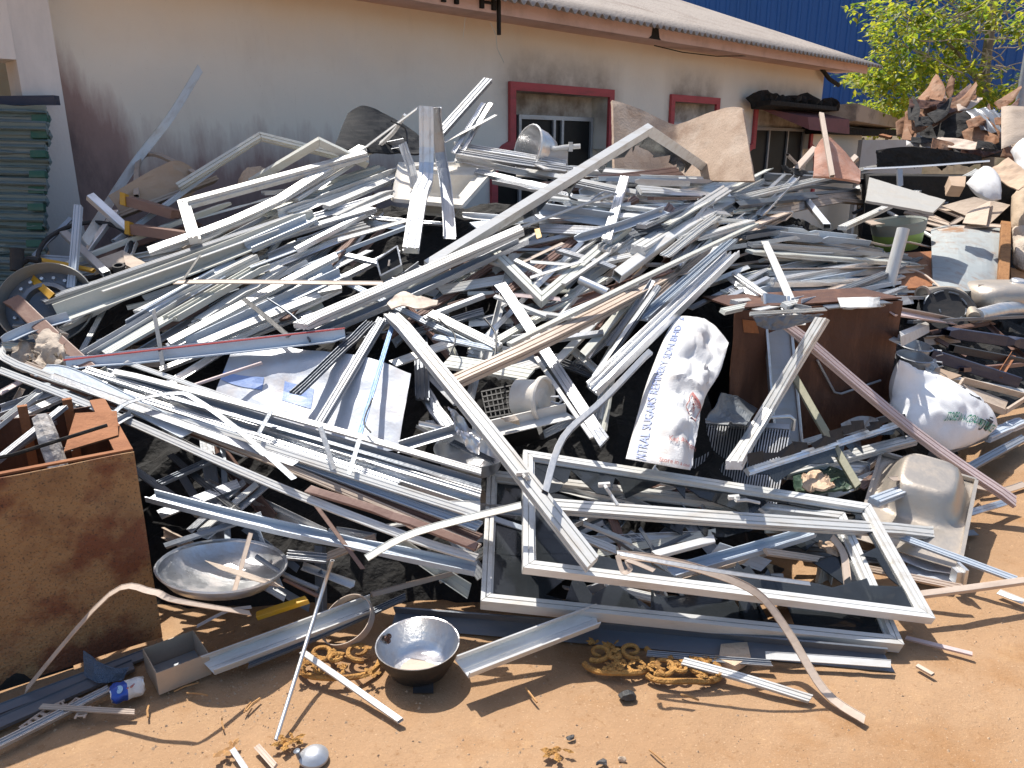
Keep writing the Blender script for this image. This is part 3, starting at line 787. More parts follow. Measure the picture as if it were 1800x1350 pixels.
cframe([(308, 322, .05), (456, 231, 4.35), (604, 268, 4.45)], 13, 'white empty frame corner peaking against the stained wall, left of its twin', 'E')
cframe([(436, 314, .05), (560, 240, 4.3), (648, 282, .1)], 13, 'cream frame corner overlapping the right arm of a white frame corner', 'E')
cframe([(640, 264, .2), (311, 352, .2), (330, 418, .2)], 19, 'white frame corner with a long upper rail beside the yellow-ended planks', 'W')
cframe([(862, 440), (952, 530), (1112, 394)], 20, 'pale frame corner pointing down in the middle of the heap', 'E', None, off=.16)
tb = [At(1312, 822, surf_t(1312, 822) - .14), Z(1583, 738, .34), Z(1788, 882, .05), Z(1560, 950, .08)]
f = frame('broken_window', tb, 12, 'A', False, False, .7, (0,), (.02, .07), 11); tag(f, 'dusty grey frame lying on the sand at the right, torn rubber along its edge', 'window frame', FG)
mb = MB(); a, b = tb[0], tb[1]; rs = random.Random(5); N = 14
for i in range(N):
    p = a.lerp(b, i / N); q = a.lerp(b, (i + 1.1) / N); o_ = V((rs.uniform(-.02, .02), -.02, rs.uniform(.0, .02)))
    mb.add([p + o_, q + o_, q + o_ + V((-.01, .0, rs.uniform(.015, .05))), p + o_ + V((-.02, 0, rs.uniform(.015, .05)))], [(0, 1, 2, 3)])
mb.build('rubber_seal', 'rubber', f)
# ------------------------------------------------------------------ ground
def ground_mat():
    m = bpy.data.materials.new('sandy_dirt'); m.use_nodes = True; nt = m.node_tree; L = nt.links; bs = nt.nodes['Principled BSDF']
    tc = nd(nt, 'ShaderNodeTexCoord')
    def nz(s, d=8, r=.6):
        n = nd(nt, 'ShaderNodeTexNoise'); n.inputs['Scale'].default_value = s; n.inputs['Detail'].default_value = d; n.inputs['Roughness'].default_value = r; L.new(tc.outputs['Object'], n.inputs['Vector']); return n
    def rg(n, a, b, c=0, d=1):
        r = nd(nt, 'ShaderNodeMapRange'); r.inputs[1].default_value = a; r.inputs[2].default_value = b; r.inputs[3].default_value = c; r.inputs[4].default_value = d; L.new(n.outputs[0], r.inputs[0]); return r
    def mix(f, a, col):
        x = nd(nt, 'ShaderNodeMix', data_type='RGBA'); L.new(f.outputs[0], x.inputs[0]); L.new(a, x.inputs[6]); x.inputs[7].default_value = (*col, 1); return x.outputs[2]
    c0 = nd(nt, 'ShaderNodeRGB'); c0.outputs[0].default_value = (.352, .216, .120, 1); o = c0.outputs[0]
    o = mix(rg(nz(1.1), .42, .62), o, (.395, .252, .146)); o = mix(rg(nz(2.7), .52, .72), o, (.31, .165, .072))
    o = mix(rg(nz(9, 9, .7), .55, .75, 0, .7), o, (.46, .29, .155)); o = mix(rg(nz(38, 6, .7), .58, .72, 0, .7), o, (.22, .115, .05)); o = mix(rg(nz(150, 3, .6), .62, .72, 0, .6), o, (.60, .42, .27))
    o = mix(rg(nz(.55, 5), .6, .7, 0, .5), o, (.46, .36, .25))
    L.new(o, bs.inputs['Base Color']); bs.inputs['Roughness'].default_value = .92; bs.inputs['Specular IOR Level'].default_value = .2
    b1 = nd(nt, 'ShaderNodeBump'); b1.inputs['Strength'].default_value = .55; b1.inputs['Distance'].default_value = .02; L.new(nz(16, 10, .72).outputs[0], b1.inputs['Height'])
    b2 = nd(nt, 'ShaderNodeBump'); b2.inputs['Strength'].default_value = .4; b2.inputs['Distance'].default_value = .006; L.new(nz(120, 5, .7).outputs[0], b2.inputs['Height']); L.new(b1.outputs[0], b2.inputs['Normal']); L.new(b2.outputs[0], bs.inputs['Normal'])
    MATS['ground'] = m
ground_mat()
def gz(x, y):
    n = noise.noise(V((x * 1.3, y * 1.3, 3))) * .012 + noise.noise(V((x * 5, y * 5, 9))) * .006 + noise.noise(V((x * 17, y * 17, 1))) * .0035
    return n - .012
xs = [-60, -30, -12, -6] + [-4 + i * .04 for i in range(176)] + [4, 8, 16, 30, 60]; ys = [-40, -15, -4, .3] + [.8 + i * .04 for i in range(80)] + [4.2, 5, 7, 10, 16, 30, 70]
xs = sorted(set(round(x, 3) for x in xs)); ys = sorted(set(round(y, 3) for y in ys))
vs = [(x, y, gz(x, y)) for y in ys for x in xs]; n = len(xs)
fs = [(j * n + i, j * n + i + 1, (j + 1) * n + i + 1, (j + 1) * n + i) for j in range(len(ys) - 1) for i in range(n - 1)]
o = obj('ground', vs, fs, 'ground', None, V((0, 0, 0)), True); o['kind'] = 'structure'

# small crumbs and chips on the sand: nobody could count them
rg_ = random.Random(3); mb = MB()
def chip(mb, p, s, rs):
    k = rs.choice((4, 5, 6)); b = len(mb.v); h = s * rs.uniform(.3, .8); a0 = rs.uniform(0, 6)
    ring = [p + V((math.cos(a0 + 6.283 * i / k) * s * rs.uniform(.6, 1.2), math.sin(a0 + 6.283 * i / k) * s * rs.uniform(.5, 1.1), -.002)) for i in range(k)]
    top = p + V((rs.uniform(-.3, .3) * s, rs.uniform(-.3, .3) * s, h)); mb.add(ring + [top], [(i, (i + 1) % k, k) for i in range(k)])
for i in range(3000):
    x, y = rg_.uniform(-30, 1830), rg_.uniform(1090, 1380)
    if i % 3 == 0: x, y = rg_.gauss(430, 150), rg_.gauss(1225, 40)
    if i % 7 == 0: x, y = rg_.uniform(1560, 1830), rg_.uniform(790, 1150)
    if y > 1420 or y < 700: continue
    p = G(x, y); p.z = gz(p.x, p.y); chip(mb, p, rg_.choice((.0015, .002, .003, .004, .0065)) * rg_.uniform(.6, 1.3), rg_)
o = mb.build('ground_litter', 'litter'); o['kind'] = 'stuff'; tag(o, 'crumbs of soil, chips and grit scattered over the sand', 'litter', kind='stuff')

# ------------------------------------------------------------------ the heap's core, coloured near black to stand for deep shade
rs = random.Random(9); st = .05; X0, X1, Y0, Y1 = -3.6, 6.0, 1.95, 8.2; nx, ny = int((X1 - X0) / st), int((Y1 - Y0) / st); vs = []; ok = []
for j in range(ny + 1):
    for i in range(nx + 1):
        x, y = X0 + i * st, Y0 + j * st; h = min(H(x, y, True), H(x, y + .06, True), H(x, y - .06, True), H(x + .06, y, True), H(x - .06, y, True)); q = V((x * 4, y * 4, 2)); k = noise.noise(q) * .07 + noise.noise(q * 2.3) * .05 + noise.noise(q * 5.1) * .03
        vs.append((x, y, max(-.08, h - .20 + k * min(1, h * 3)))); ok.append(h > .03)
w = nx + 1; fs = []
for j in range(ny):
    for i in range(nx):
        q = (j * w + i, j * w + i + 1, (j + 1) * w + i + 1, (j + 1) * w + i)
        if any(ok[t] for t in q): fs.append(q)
o = obj('shade_rubble', vs, fs, 'deep', None, V((0, 4, 0))); tag(o, 'dirty rubble coloured near black for the shade deep in the scrap heap', 'rubble', kind='stuff')

# ------------------------------------------------------------------ the long building
def wall_mat():
    m = bpy.data.materials.new('old_plaster'); m.use_nodes = True; nt = m.node_tree; L = nt.links; bs = nt.nodes['Principled BSDF']; tc = nd(nt, 'ShaderNodeTexCoord'); sx = nd(nt, 'ShaderNodeSeparateXYZ'); L.new(tc.outputs['Object'], sx.inputs[0])
    def nz(s, d=8, r=.6, sc=(1, 1, 1)):
        mp = nd(nt, 'ShaderNodeMapping'); mp.inputs['Scale'].default_value = sc; L.new(tc.outputs['Object'], mp.inputs[0])
        n = nd(nt, 'ShaderNodeTexNoise'); n.inputs['Scale'].default_value = s; n.inputs['Detail'].default_value = d; n.inputs['Roughness'].default_value = r; L.new(mp.outputs[0], n.inputs['Vector']); return n.outputs[0]
    def math_(op, a, b):
        x = nd(nt, 'ShaderNodeMath', operation=op)
        for k, q in ((0, a), (1, b)):
            if isinstance(q, (int, float)): x.inputs[k].default_value = q
            else: L.new(q, x.inputs[k])
        return x.outputs[0]
    def rg(v, a, b, c=0, d=1):
        r = nd(nt, 'ShaderNodeMapRange'); r.inputs[1].default_value = a; r.inputs[2].default_value = b; r.inputs[3].default_value = c; r.inputs[4].default_value = d; L.new(v, r.inputs[0]); return r.outputs[0]
    def mix(f, a, col):
        x = nd(nt, 'ShaderNodeMix', data_type='RGBA'); L.new(f, x.inputs[0]); L.new(a, x.inputs[6]); x.inputs[7].default_value = (*col, 1); return x.outputs[2]
    c0 = nd(nt, 'ShaderNodeRGB'); c0.outputs[0].default_value = (.86, .81, .72, 1); o = c0.outputs[0]
    z = sx.outputs[2]; x = sx.outputs[0]
    o = mix(rg(math_('ADD', z, math_('MULTIPLY', nz(1.2), .9)), 2.6, 3.3, 0, .55), o, (.72, .54, .35))        # more ochre towards the top of the wall
    o = mix(rg(nz(1.6, 8, .65), .5, .75, 0, .4), o, (.72, .69, .64)); o = mix(rg(nz(3, 8, .7, (1, 1, .25)), .55, .8, 0, .35), o, (.62, .55, .47))
    # old red paint and grime along the foot of the wall, higher towards the left corner
    lim = math_('ADD', rg(x, 1.3, 1.95, 2.35, 1.58), math_('MULTIPLY', nz(7, 8, .7, (1, 1, .18)), .55))
    hh = math_('SUBTRACT', math_('ADD', lim, math_('MULTIPLY', nz(1.5), .35)), z)
    band = rg(hh, .32, .62); lim_x = rg(x, 3.6, 4.8, 1, 0); o = mix(math_('MULTIPLY', math_('MULTIPLY', band, lim_x), .85), o, (.34, .20, .18))
    o = mix(math_('MULTIPLY', math_('MULTIPLY', rg(hh, .55, .95), lim_x), rg(nz(5, 9, .7, (1, 1, .4)), .40, .6, .2, .7)), o, (.12, .095, .10))
    o = mix(rg(nz(14, 6, .75, (1, 1, .06)), .62, .78, 0, .35), o, (.42, .34, .27)); o = mix(rg(nz(60, 4, .6), .66, .74, 0, .5), o, (.40, .33, .28))
    # soot above the window heads: three stains of their own
    for (cx, cz, wx) in SOOT:
        dx = math_('DIVIDE', math_('ABSOLUTE', math_('SUBTRACT', x, cx), 0), wx); dz = math_('SUBTRACT', z, cz)
        a = math_('MULTIPLY', rg(dx, .7, 1.15, 1, 0), math_('MULTIPLY', rg(dz, 0, .38, 1, 0), rg(dz, -.45, -.25, 0, 1)))
        o = mix(math_('MULTIPLY', a, rg(nz(4, 8, .65), .3, .65, .25, .85)), o, (.13, .085, .055))
    L.new(o, bs.inputs['Base Color']); bs.inputs['Roughness'].default_value = .9; bs.inputs['Specular IOR Level'].default_value = .2
    bp = nd(nt, 'ShaderNodeBump'); bp.inputs['Strength'].default_value = .25; bp.inputs['Distance'].default_value = .01; L.new(nz(22, 10, .7), bp.inputs['Height']); L.new(bp.outputs[0], bs.inputs['Normal'])
    MATS['plaster'] = m
from mathutils.geometry import tessellate_polygon
B0 = wall_pt(0, 0)                    # building origin; wall-local frame: x along, y out of the wall towards us, z up
def wl(t, z, off=0.0): return V((t, -off, z))
bld = empty('concrete_building', B0); bld.rotation_euler = (0, 0, math.atan2(WT.y, WT.x))
tag(bld, 'long cream plastered building with red trimmed windows behind the scrap pile', 'building')
def bpart(name, vs, fs, m, parent=None, smooth=False):
    me = bpy.data.meshes.new(name); me.from_pydata([tuple(v) for v in vs], [], fs); me.update()
    bm = bmesh.new(); bm.from_mesh(me); bmesh.ops.recalc_face_normals(bm, faces=bm.faces); bm.to_mesh(me); bm.free()
    me.materials.append(MATS[m]); o = bpy.data.objects.new(name, me); C.objects.link(o); o.parent = parent or bld
    if smooth: me.polygons.foreach_set('use_smooth', [True] * len(me.polygons))
    return o
def lbox(mb, t0, t1, z0, z1, o0, o1): mb.box(wl(t0, z0, o0), (t1 - t0, 0, 0), (0, -(o1 - o0), 0), (0, 0, z1 - z0))
tL = wall_tz(118, 250)[0] - .1; tR = wall_tz(1446, 160)[0]; ZE = 2.62
# window openings: x of jambs and head height read off the photograph
def opening(xl, xr, yl, yr):
    a, b = wall_tz(xl, yl), wall_tz(xr, yr); return a[0], b[0], (a[1] + b[1]) / 2
WIN = [opening(903, 1068, 160, 170), opening(1183, 1256, 178, 184), opening(1330, 1426, 190, 200)]
SOOT = [((a + b) / 2, z + .06, (b - a) * .62) for a, b, z in WIN]
wall_mat()
def ear(t0, t1, zt, drop, r, zb):
    """opening outline: a rectangle whose lower part swells out in quarter rounds"""
    p = [(t0, zt), (t1, zt), (t1, zt - drop)]
    p += [(t1 + r * math.sin(a), zt - drop - r * (1 - math.cos(a))) for a in [R(15 * i) for i in range(1, 7)]]
    p += [(t1 + r, zb), (t0 - r, zb)] + [(t0 - r * math.sin(a), zt - drop - r * (1 - math.cos(a))) for a in [R(15 * i) for i in range(6, 0, -1)]] + [(t0, zt - drop)]
    return p
holes = [ear(t0, t1, z, .52 if i == 0 else .5, .24, .9) for i, (t0, t1, z) in enumerate(WIN)]
tR2 = wall_tz(1515, 240)[0]; outer = [(tL, -.1), (tR2, -.1), (tR2, 2.0), (tR, 2.0), (tR, ZE + .12), (tL, ZE + .12)]
polys = [[wl(*p) for p in outer]] + [[wl(*p) for p in h] for h in holes]
flat = [p for q in polys for p in q]; bmw = bmesh.new(); bvs = [bmw.verts.new(p) for p in flat]; k0 = 0; bes = []
for q in polys:
    for i in range(len(q)): bes.append(bmw.edges.new((bvs[k0 + i], bvs[k0 + (i + 1) % len(q)])))
    k0 += len(q)
bmw.verts.index_update(); bmesh.ops.triangle_fill(bmw, use_beauty=True, use_dissolve=False, edges=bes, normal=(0, -1, 0)); bmw.verts.index_update(); fs = [tuple(v.index for v in f.verts) for f in bmw.faces]; bmw.free()
DEPS = (.21, .13, .11); b = len(flat)
for DEP, h in zip(DEPS, holes):
    k = len(h); b = len(flat); flat += [wl(t, z) for t, z in h] + [wl(t, z, -DEP) for t, z in h]
    fs += [(b + i, b + (i + 1) % k, b + k + (i + 1) % k, b + k + i) for i in range(k)]; fs.append(tuple(b + k + i for i in range(k)))
b = len(flat); flat += [wl(tR, 2.0), wl(tR, ZE + .12), wl(tR, ZE + .12, -6), wl(tR, 2.0, -6), wl(tR2, -.1), wl(tR2, 2.0), wl(tR2, 2.0, -6), wl(tR2, -.1, -6), wl(tR, 2.001), wl(tR, 2.001, -6), wl(tR2, 2.001, -6), wl(tR2, 2.001)]; fs += [(b, b + 1, b + 2, b + 3), (b + 4, b + 5, b + 6, b + 7), (b + 8, b + 9, b + 10, b + 11)]
bpart('wall', flat, fs, 'plaster')
for i, h in enumerate(holes):          # red trim round each opening, proud of the wall
    k = len(h); th = .075; cx = sum(p[0] for p in h) / k; pts = h; mb = MB(); out = []
    for q in range(k):
        a, c, d = V(pts[q - 1]), V(pts[q]), V(pts[(q + 1) % k]); e0 = (c - a).normalized(); e1 = (d - c).normalized(); n0 = V((-e0.y, e0.x)); n1 = V((-e1.y, e1.x)); out.append(c + (n0 + n1) / max(.3, 1 + n0.dot(n1)) * th)
    fr = [wl(p[0], p[1], .035) for p in pts] + [wl(p.x, p.y, .035) for p in out]; bk = [wl(p[0], p[1], .002) for p in pts] + [wl(p.x, p.y, .002) for p in out]
    fs = [(q, (q + 1) % k, k + (q + 1) % k, k + q) for q in range(k)]; o2 = 2 * k
    fs += [(k + q, k + (q + 1) % k, o2 + k + (q + 1) % k, o2 + k + q) for q in range(k)] + [(q, (q + 1) % k, o2 + (q + 1) % k, o2 + q) for q in range(k)]
    bpart('window_surround', fr + bk, fs, 'redpaint')
# windows in the recesses
for i, (t0, t1, zt) in enumerate(WIN):
    w = t1 - t0; DEP = DEPS[i]; zh = zt - (.20 if i == 0 else .22); a, b_ = (t0 - .2, t1 - .03) if i == 0 else (t0 - .02, t1 - .02)
    mb = MB(); lbox(mb, a, b_, .95, zh, -DEP + .012, -DEP + .02); win = mb.build('window', 'winglass', None); C.objects.unlink(win); C.objects.link(win); win.parent = bld; win.location = (0, 0, 0)
    me = win.data
    for v in me.vertices: v.co += ORG[win.name]
    win.data.update()
    mb = MB(); fw = .035; splits = ([.30, .62, .70, 1.0] if i == 0 else [0, .36, .70, 1.0]); base = a
    for s_ in splits: x = a + (b_ - a) * s_; lbox(mb, x - fw, x, .95, zh - .001, -DEP + .024, -DEP + .05)
    lbox(mb, a + (b_ - a) * (splits[0]), b_ - fw, zh - .04, zh, -DEP + .0235, -DEP + .051)
    bpart('frame', mb.v, mb.f, 'G', win)
# fascia board, soffit, corrugated roof
tE = wall_tz(1525, 122, .45)[0]; tV = wall_tz(1545, 112, .55)[0]; tS = -1.2
mb = MB(); lbox(mb, tS, tE, ZE, ZE + .135, .42, .45); bpart('fascia', mb.v, mb.f, 'concrete_pink')
mb = MB(); lbox(mb, tS, tE - .02, ZE + .03, ZE + .05, .0, .42); bpart('soffit', mb.v, mb.f, 'concrete_pink')
per = .105; n = int((tV - tS) / per * 8); vs = []; fs = []; SL = math.tan(R(20))
rows = [(.62, 0), (0, 0), (-2.0, 0), (-4.2, 0)]
for off, _ in rows:
    for i in range(n + 1):
        t = tS + (tV - tS) * i / n; vs.append(wl(t, ZE + .088 + (.62 - off) * SL + .02 * math.sin(2 * math.pi * (t - tS) / per), off))
for off, _ in rows:
    for i in range(n + 1):
        t = tS + (tV - tS) * i / n; vs.append(wl(t, ZE + .080 + (.62 - off) * SL + .02 * math.sin(2 * math.pi * (t - tS) / per), off))
q = n + 1; half = 4 * q
for j in range(3):
    for i in range(n): a = j * q + i; fs += [(a, a + 1, a + q + 1, a + q), (half + a, half + a + q, half + a + q + 1, half + a + 1)]
for i in range(n): fs.append((i, half + i, half + i + 1, i + 1))
for j in range(3): a = j * q + n; fs.append((a, half + a, half + a + q, a + q))
bpart('roof', vs, fs, 'rooftile', None, True)
# rusty gutter brackets and a soot streaked joint on the fascia
for xx in (778, 845, 1150):
    t, z = wall_tz(xx, 8 if xx < 1000 else 62, .45); mb = MB()
    if xx < 1000:
        for dx in (0, .13): lbox(mb, t + dx - .018, t + dx + .018, ZE + .02, ZE + .17, .452, .475)
        lbox(mb, t, t + .13, ZE + .06, ZE + .08, .453, .47); lbox(mb, t, t + .13, ZE + .12, ZE + .14, .453, .47)
        if xx == 845: lbox(mb, t + .17, t + .195, ZE - .16, ZE + .13, .455, .48)
        bpart('gutter_bracket', mb.v, mb.f, 'charred')
    else:
        mb.add([wl(t - .03, ZE + .15, .453), wl(t + .05, ZE + .15, .453), wl(t + .09, ZE + .02, .453), wl(t + .12, ZE + .0, .453), wl(t - .1, ZE + .0, .453), wl(t - .05, ZE + .03, .453)], [(0, 1, 2, 3, 4, 5)]); bpart('gutter_stub', mb.v, mb.f, 'charred')
# loose wires drooping from the eaves
mb = MB(); tw = lambda x, y, o=.3: wl(*wall_tz(x, y, o), o)
mb.tube([tw(862, 40, .47), tw(872, 62, .44), tw(874, 85, .42), tw(886, 110, .40)], .003, 5); mb.tube([tw(818, 30, .47), tw(814, 66, .44)], .002, 5); bpart('loose_wire', mb.v, mb.f, 'E')
mb = MB(); mb.tube([tw(1150, 80, .2), tw(1200, 92, .2), tw(1260, 99, .2), tw(1320, 98, .2)], .006, 5); bpart('sagging_cable', mb.v, mb.f, 'charred')
# burnt awning over the third window with charred rags on it
t0, t1, zt = WIN[2]
mb = MB(); mb.add([wl(t0 + .05, zt + .02, .03), wl(t1 + .12, zt + .02, .03), wl(t1 + .16, zt - .10, .5), wl(t0 + .45, zt - .10, .5), wl(t0 + .05, zt + .0, .03), wl(t1 + .12, zt + .0, .03), wl(t1 + .18, zt - .30, .52), wl(t0 + .5, zt - .26, .52)], [(0, 1, 2, 3), (7, 6, 5, 4), (3, 2, 6, 7), (0, 3, 7, 4), (1, 0, 4, 5), (2, 1, 5, 6)]); bpart('awning', mb.v, mb.f, 'awning')
o = MB(); rr = random.Random(2)
for k in range(9):
    t = t0 - .25 + k * .24; c = bld.matrix_basis @ wl(t, zt + .09 + rr.uniform(-.01, .04), .22); s_ = rr.uniform(.045, .10)
    prof = [(0.001, s_ * .9), (s_ * .7, s_ * .7), (s_ * 1.5, s_ * .1), (s_ * 1.2, -s_ * .6), (0.001, -s_ * .8)]; o.lathe(prof, c, (rr.uniform(-.3, .3), .1, 1), 16, wob=.3)
o.box(bld.matrix_basis @ wl(t0 - .35, zt + .02, .1), WT * 1.9, -WN * .3, V((0, 0, .06)))
for i_, v_ in enumerate(o.v): o.v[i_] = v_ + V((noise.noise(v_ * 9), noise.noise(v_ * 9 + V((4, 4, 4))), noise.noise(v_ * 9 + V((1, 8, 3))))) * .06
o = o.build('burnt_rags', 'charred'); tag(o, 'heap of charred rags and debris lying on the burnt window awning', 'debris')
# the lower annex past the corner: white wall and a scorched canopy slab
an = empty('annex_porch', wall_pt(tR, 0)); tag(an, 'low white annex with a scorched concrete canopy at the far end of the building', 'building')
def apart(name, mb, m): return mb.build(name, m, an)
mb = MB(); mb.box(bld.matrix_basis @ wl(tR2 + .002, -.1, -.05), WT * .12, WN * .5, V((0, 0, 2.0)))
apart('wall', mb, 'annexwhite')
mb = MB(); p = Wp(1452, 155, .15); q = Wp(1512, 145, .5); r_ = Wp(1585, 176, .3); z1 = 2.18
A_, B_, C_ = V((p.x, p.y, 2.15)), V((q.x, q.y, 2.2)), V((r_.x, r_.y, 2.05))
dn = V((0, 0, -.24)); bk = WN * 1.4
mb.add([A_, B_, C_, C_ + bk, A_ + bk, A_ + dn, B_ + dn, C_ + dn * .6, C_ + bk + dn, A_ + bk + dn], [(0, 1, 2, 3, 4), (9, 8, 7, 6, 5), (0, 5, 6, 1), (1, 6, 7, 2), (2, 7, 8, 3), (3, 8, 9, 4), (4, 9, 5, 0)])
apart('canopy', mb, 'concrete_soot')
mb = MB(); e0 = Wp(1450, 186, .2); e1 = Wp(1584, 190, .3)
mb.box((e0.x, e0.y, 1.78), (e1.x - e0.x, e1.y - e0.y, 0), WN * 1.2, (0, 0, .1)); apart('burnt_ceiling', mb, 'charred')
mb = MB()
for x in (1509, 1518): p = Wp(x, 240, -.22); mb.tube([(p.x, p.y, -.05), (p.x, p.y, 1.75)], .022, 8)
apart('drain_pipe', mb, 'G')
mb = MB(); p = Wp(1441, 116, .1); q = Wp(1474, 150, .1); mb.tube([p, p.lerp(q, .5) + V((0, 0, -.04)), q], .03, 7); o = mb.build('cable_bundle', 'charred'); tag(o, 'black cable bundle strung from the eaves to the canopy', 'cable')
mb = MB(); mb.tube([Wp(1502, 195, -.27), Wp(1468, 250, -.27)], .006, 5); o = mb.build('wall_wire', 'charred'); tag(o, 'thin dark wire slanting across the white annex wall', 'wire')
# low pale wall right of the drain pipes
o = MB(); p, q = G(0, 900), 0; a = At(1516, 250, 11.5); b_ = At(1640, 250, 11.5); o.box((a.x, a.y, 0), (b_.x - a.x, .2, 0), (0, .15, 0), (0, 0, 1.70)); o = o.build('garden_wall', 'greygreen_pale'); tag(o, 'low pale grey wall beside the drain pipes, behind the charred beam', 'wall')

# ------------------------------------------------------------------ left: concrete wing with a recess, stacked green sheets
wg = empty('concrete_wing', At(40, 300, 5.2)); tag(wg, 'pinkish concrete wing with a shaded recess at the left edge', 'building')
LW = WT; def_p = Wp(90, 250, .22)
def wpart(name, mb, m): return mb.build(name, m, wg)
tp = wall_tz(124, 250, .22)[0]
def wq(t, z, off): return wall_pt(t, z, off)
mb = MB(); mb.box(wq(tp - .21, -.05, .22), WT * .21, WN * .25, V((0, 0, 3.6))); wpart('pillar', mb, 'pillar')
zb = wall_tz(30, 105, .22)[1]
mb = MB(); mb.box(wq(tp - 3, zb, .225), WT * 2.79, WN * .25, V((0, 0, 1.6))); wpart('lintel', mb, 'pillar')
mb = MB(); mb.box(wq(tp - 3, -.05, -.5), WT * 2.9, WN * .1, V((0, 0, zb + .3))); wpart('back_wall', mb, 'greygreen')
mb = MB(); a = At(-60, 186, 4.32); b_ = At(96, 184, 4.32); mb.box(a, b_ - a, V((0, .06, 0)), V((0, 0, .05))); o = mb.build('steel_rail', 'navy'); tag(o, 'blue-grey steel rail running level above the stacked green sheets', 'rail')
ss = empty('sheet_stack', At(20, 480, 4.75)); tag(ss, 'tall stack of wavy grey-green roofing sheets with dark green tab ends', 'sheet stack')
rs = random.Random(4); yy = 190; k = 0
while yy < 500:
    hh = rs.uniform(8, 13); xr = 86 - (yy - 190) * .045 + rs.uniform(-6, 4); z_ = 4.25 + rs.uniform(-.03, .03)
    g = coons([At(-120, yy - 4, z_), At(-20, yy + rs.uniform(-2, 2), z_), At(xr, yy + 3, z_)], [At(-120, yy + hh - 4, z_), At(-20, yy + hh, z_), At(xr, yy + hh + 3, z_)],
              [At(-120, yy - 4, z_), At(-120, yy + hh / 2 - 4, z_ - .05), At(-120, yy + hh - 4, z_)], [At(xr, yy + 3, z_), At(xr, yy + hh / 2 + 3, z_ - .05), At(xr, yy + hh + 3, z_)], 24, 6)
    vs, fs = sheet_mesh(crumple(g, .006, 5, k), .04); obj('sheet', vs, fs, 'greensheet', ss)
    if k % 3 == 1:
        g2 = [[At(56 - (yy - 190) * .045 + i * 5.5, yy + 2 + j * 3, z_ - .06) for i in range(6)] for j in range(5)]; vs, fs = sheet_mesh(crumple(g2, .004, 9, k), .03); obj('green_tab', vs, fs, 'darkgreen', ss)
    yy += hh; k += 1

# ------------------------------------------------------------------ blue warehouse, tree, pole, hedge beyond
mb = MB(); X0, X1, Yb = 2.0, 24.0, 23.0; per = .28; n = int((X1 - X0) / per); vs = []; fs = []
prof = [(0, 0), (.62, 0), (.70, .035), (.92, .035)]
cols = []
for i in range(n):
    for a, d in prof: cols.append((X0 + (i + a) * per, Yb - d))
vs = [(x, y, -.1) for x, y in cols] + [(x, y, 10) for x, y in cols]; k = len(cols); fs = [(i, i + 1, k + i + 1, k + i) for i in range(k - 1)]
b = len(vs); vs += [(X0, Yb + 8, -.1), (X0, Yb + 8, 10), (X1, Yb + 8, -.1), (X1, Yb + 8, 10)]; fs += [(0, k, b + 1, b), (k - 1, b + 2, b + 3, 2 * k - 1), (b, b + 1, b + 3, b + 2)] 
o = obj('blue_warehouse', vs, fs, 'bluewall'); tag(o, 'tall deep blue ribbed metal warehouse wall beyond the roof', 'building')
vs = []; fs = []
for i in range(41):
    x = 1480 + i * 12; tz = 214 + 8 * noise.noise(V((i * .35, 0, 5))) + 5 * noise.noise(V((i * 1.1, 2, 5))); p = At(x, tz, 17.0); vs += [(p.x, p.y - 1.5, -.1), (p.x, p.y - .4, p.z * .8), (p.x, p.y, p.z), (p.x, p.y + 2, -.1)]
for i in range(40): fs += [(4 * i + j, 4 * i + 4 + j, 4 * i + 5 + j, 4 * i + 1 + j) for j in range(3)]
o = obj('hill', vs, fs, 'bank'); o['kind'] = 'structure'
# the tree
tr = empty('tree', At(1745, 330, 13.0)); tr.location.z = 0; ORG[tr.name] = V(tr.location); tag(tr, 'yellow-green leafy tree with bare curling twigs in front of the blue warehouse', 'tree')
rt = random.Random(12); mb = MB(); TB = V(tr.location)
def A(x, y, d=0): return At(x, y, 13.0 + d)
mb.tube([TB + V((0, 0, -.1)), A(1738, 250), A(1730, 130, .1), A(1745, 20, .2), A(1760, -120, .1)], [.11, .10, .085, .07, .05], 9)
mb.tube([A(1733, 170), A(1700, 110, -.2), A(1660, 70, -.3), A(1590, 30, -.2)], [.05, .035, .025, .012], 7)
mb.build('trunk', 'bark', tr, True); mb = MB(); ends = []
for k in range(70):
    x0, y0 = rt.uniform(1600, 1795), rt.uniform(10, 190); L = rt.uniform(40, 120); a = rt.uniform(-2.9, 0.3); d0 = rt.uniform(-1.2, .8)
    pts = []; x, y = x0, y0
    for s_ in range(6):
        pts.append(A(x, y, d0 + rt.uniform(-.03, .03))); a += rt.uniform(-.45, .45); x += math.cos(a) * L / 5; y += math.sin(a) * L / 5 * .7
    mb.tube(pts, [.012, .011, .009, .008, .006, .004], 5)
mb.build('branch', 'bark_pale', tr, True)
vs = []; fs = []
def leaf(p, d, nrm, L, W):
    s = d.cross(nrm).normalized() * W; b = len(vs); vs.extend([p, p + d * L * .45 + s + nrm * L * .06, p + d * L, p + d * L * .45 - s + nrm * L * .06]); fs.append((b, b + 1, b + 2, b + 3))
def spray(c, L, n, rt, sz=1.0):
    ax = V((rt.uniform(-1, .6), rt.uniform(-.6, .6), rt.uniform(-.7, .25))).normalized()
    for i in range(n):
        p = c + ax * (L * (i / n - .5)) + V((rt.gauss(0, .05), rt.gauss(0, .06), rt.gauss(0, .035))); sd = V((rt.uniform(-1, 1), rt.uniform(-1, 1), rt.uniform(-.5, .15))).normalized()
        leaf(p, (sd + ax * .6).normalized(), (V((rt.uniform(-.5, .5), rt.uniform(-.5, .5), 1))).normalized(), rt.uniform(.09, .16) * sz, rt.uniform(.022, .036) * sz)
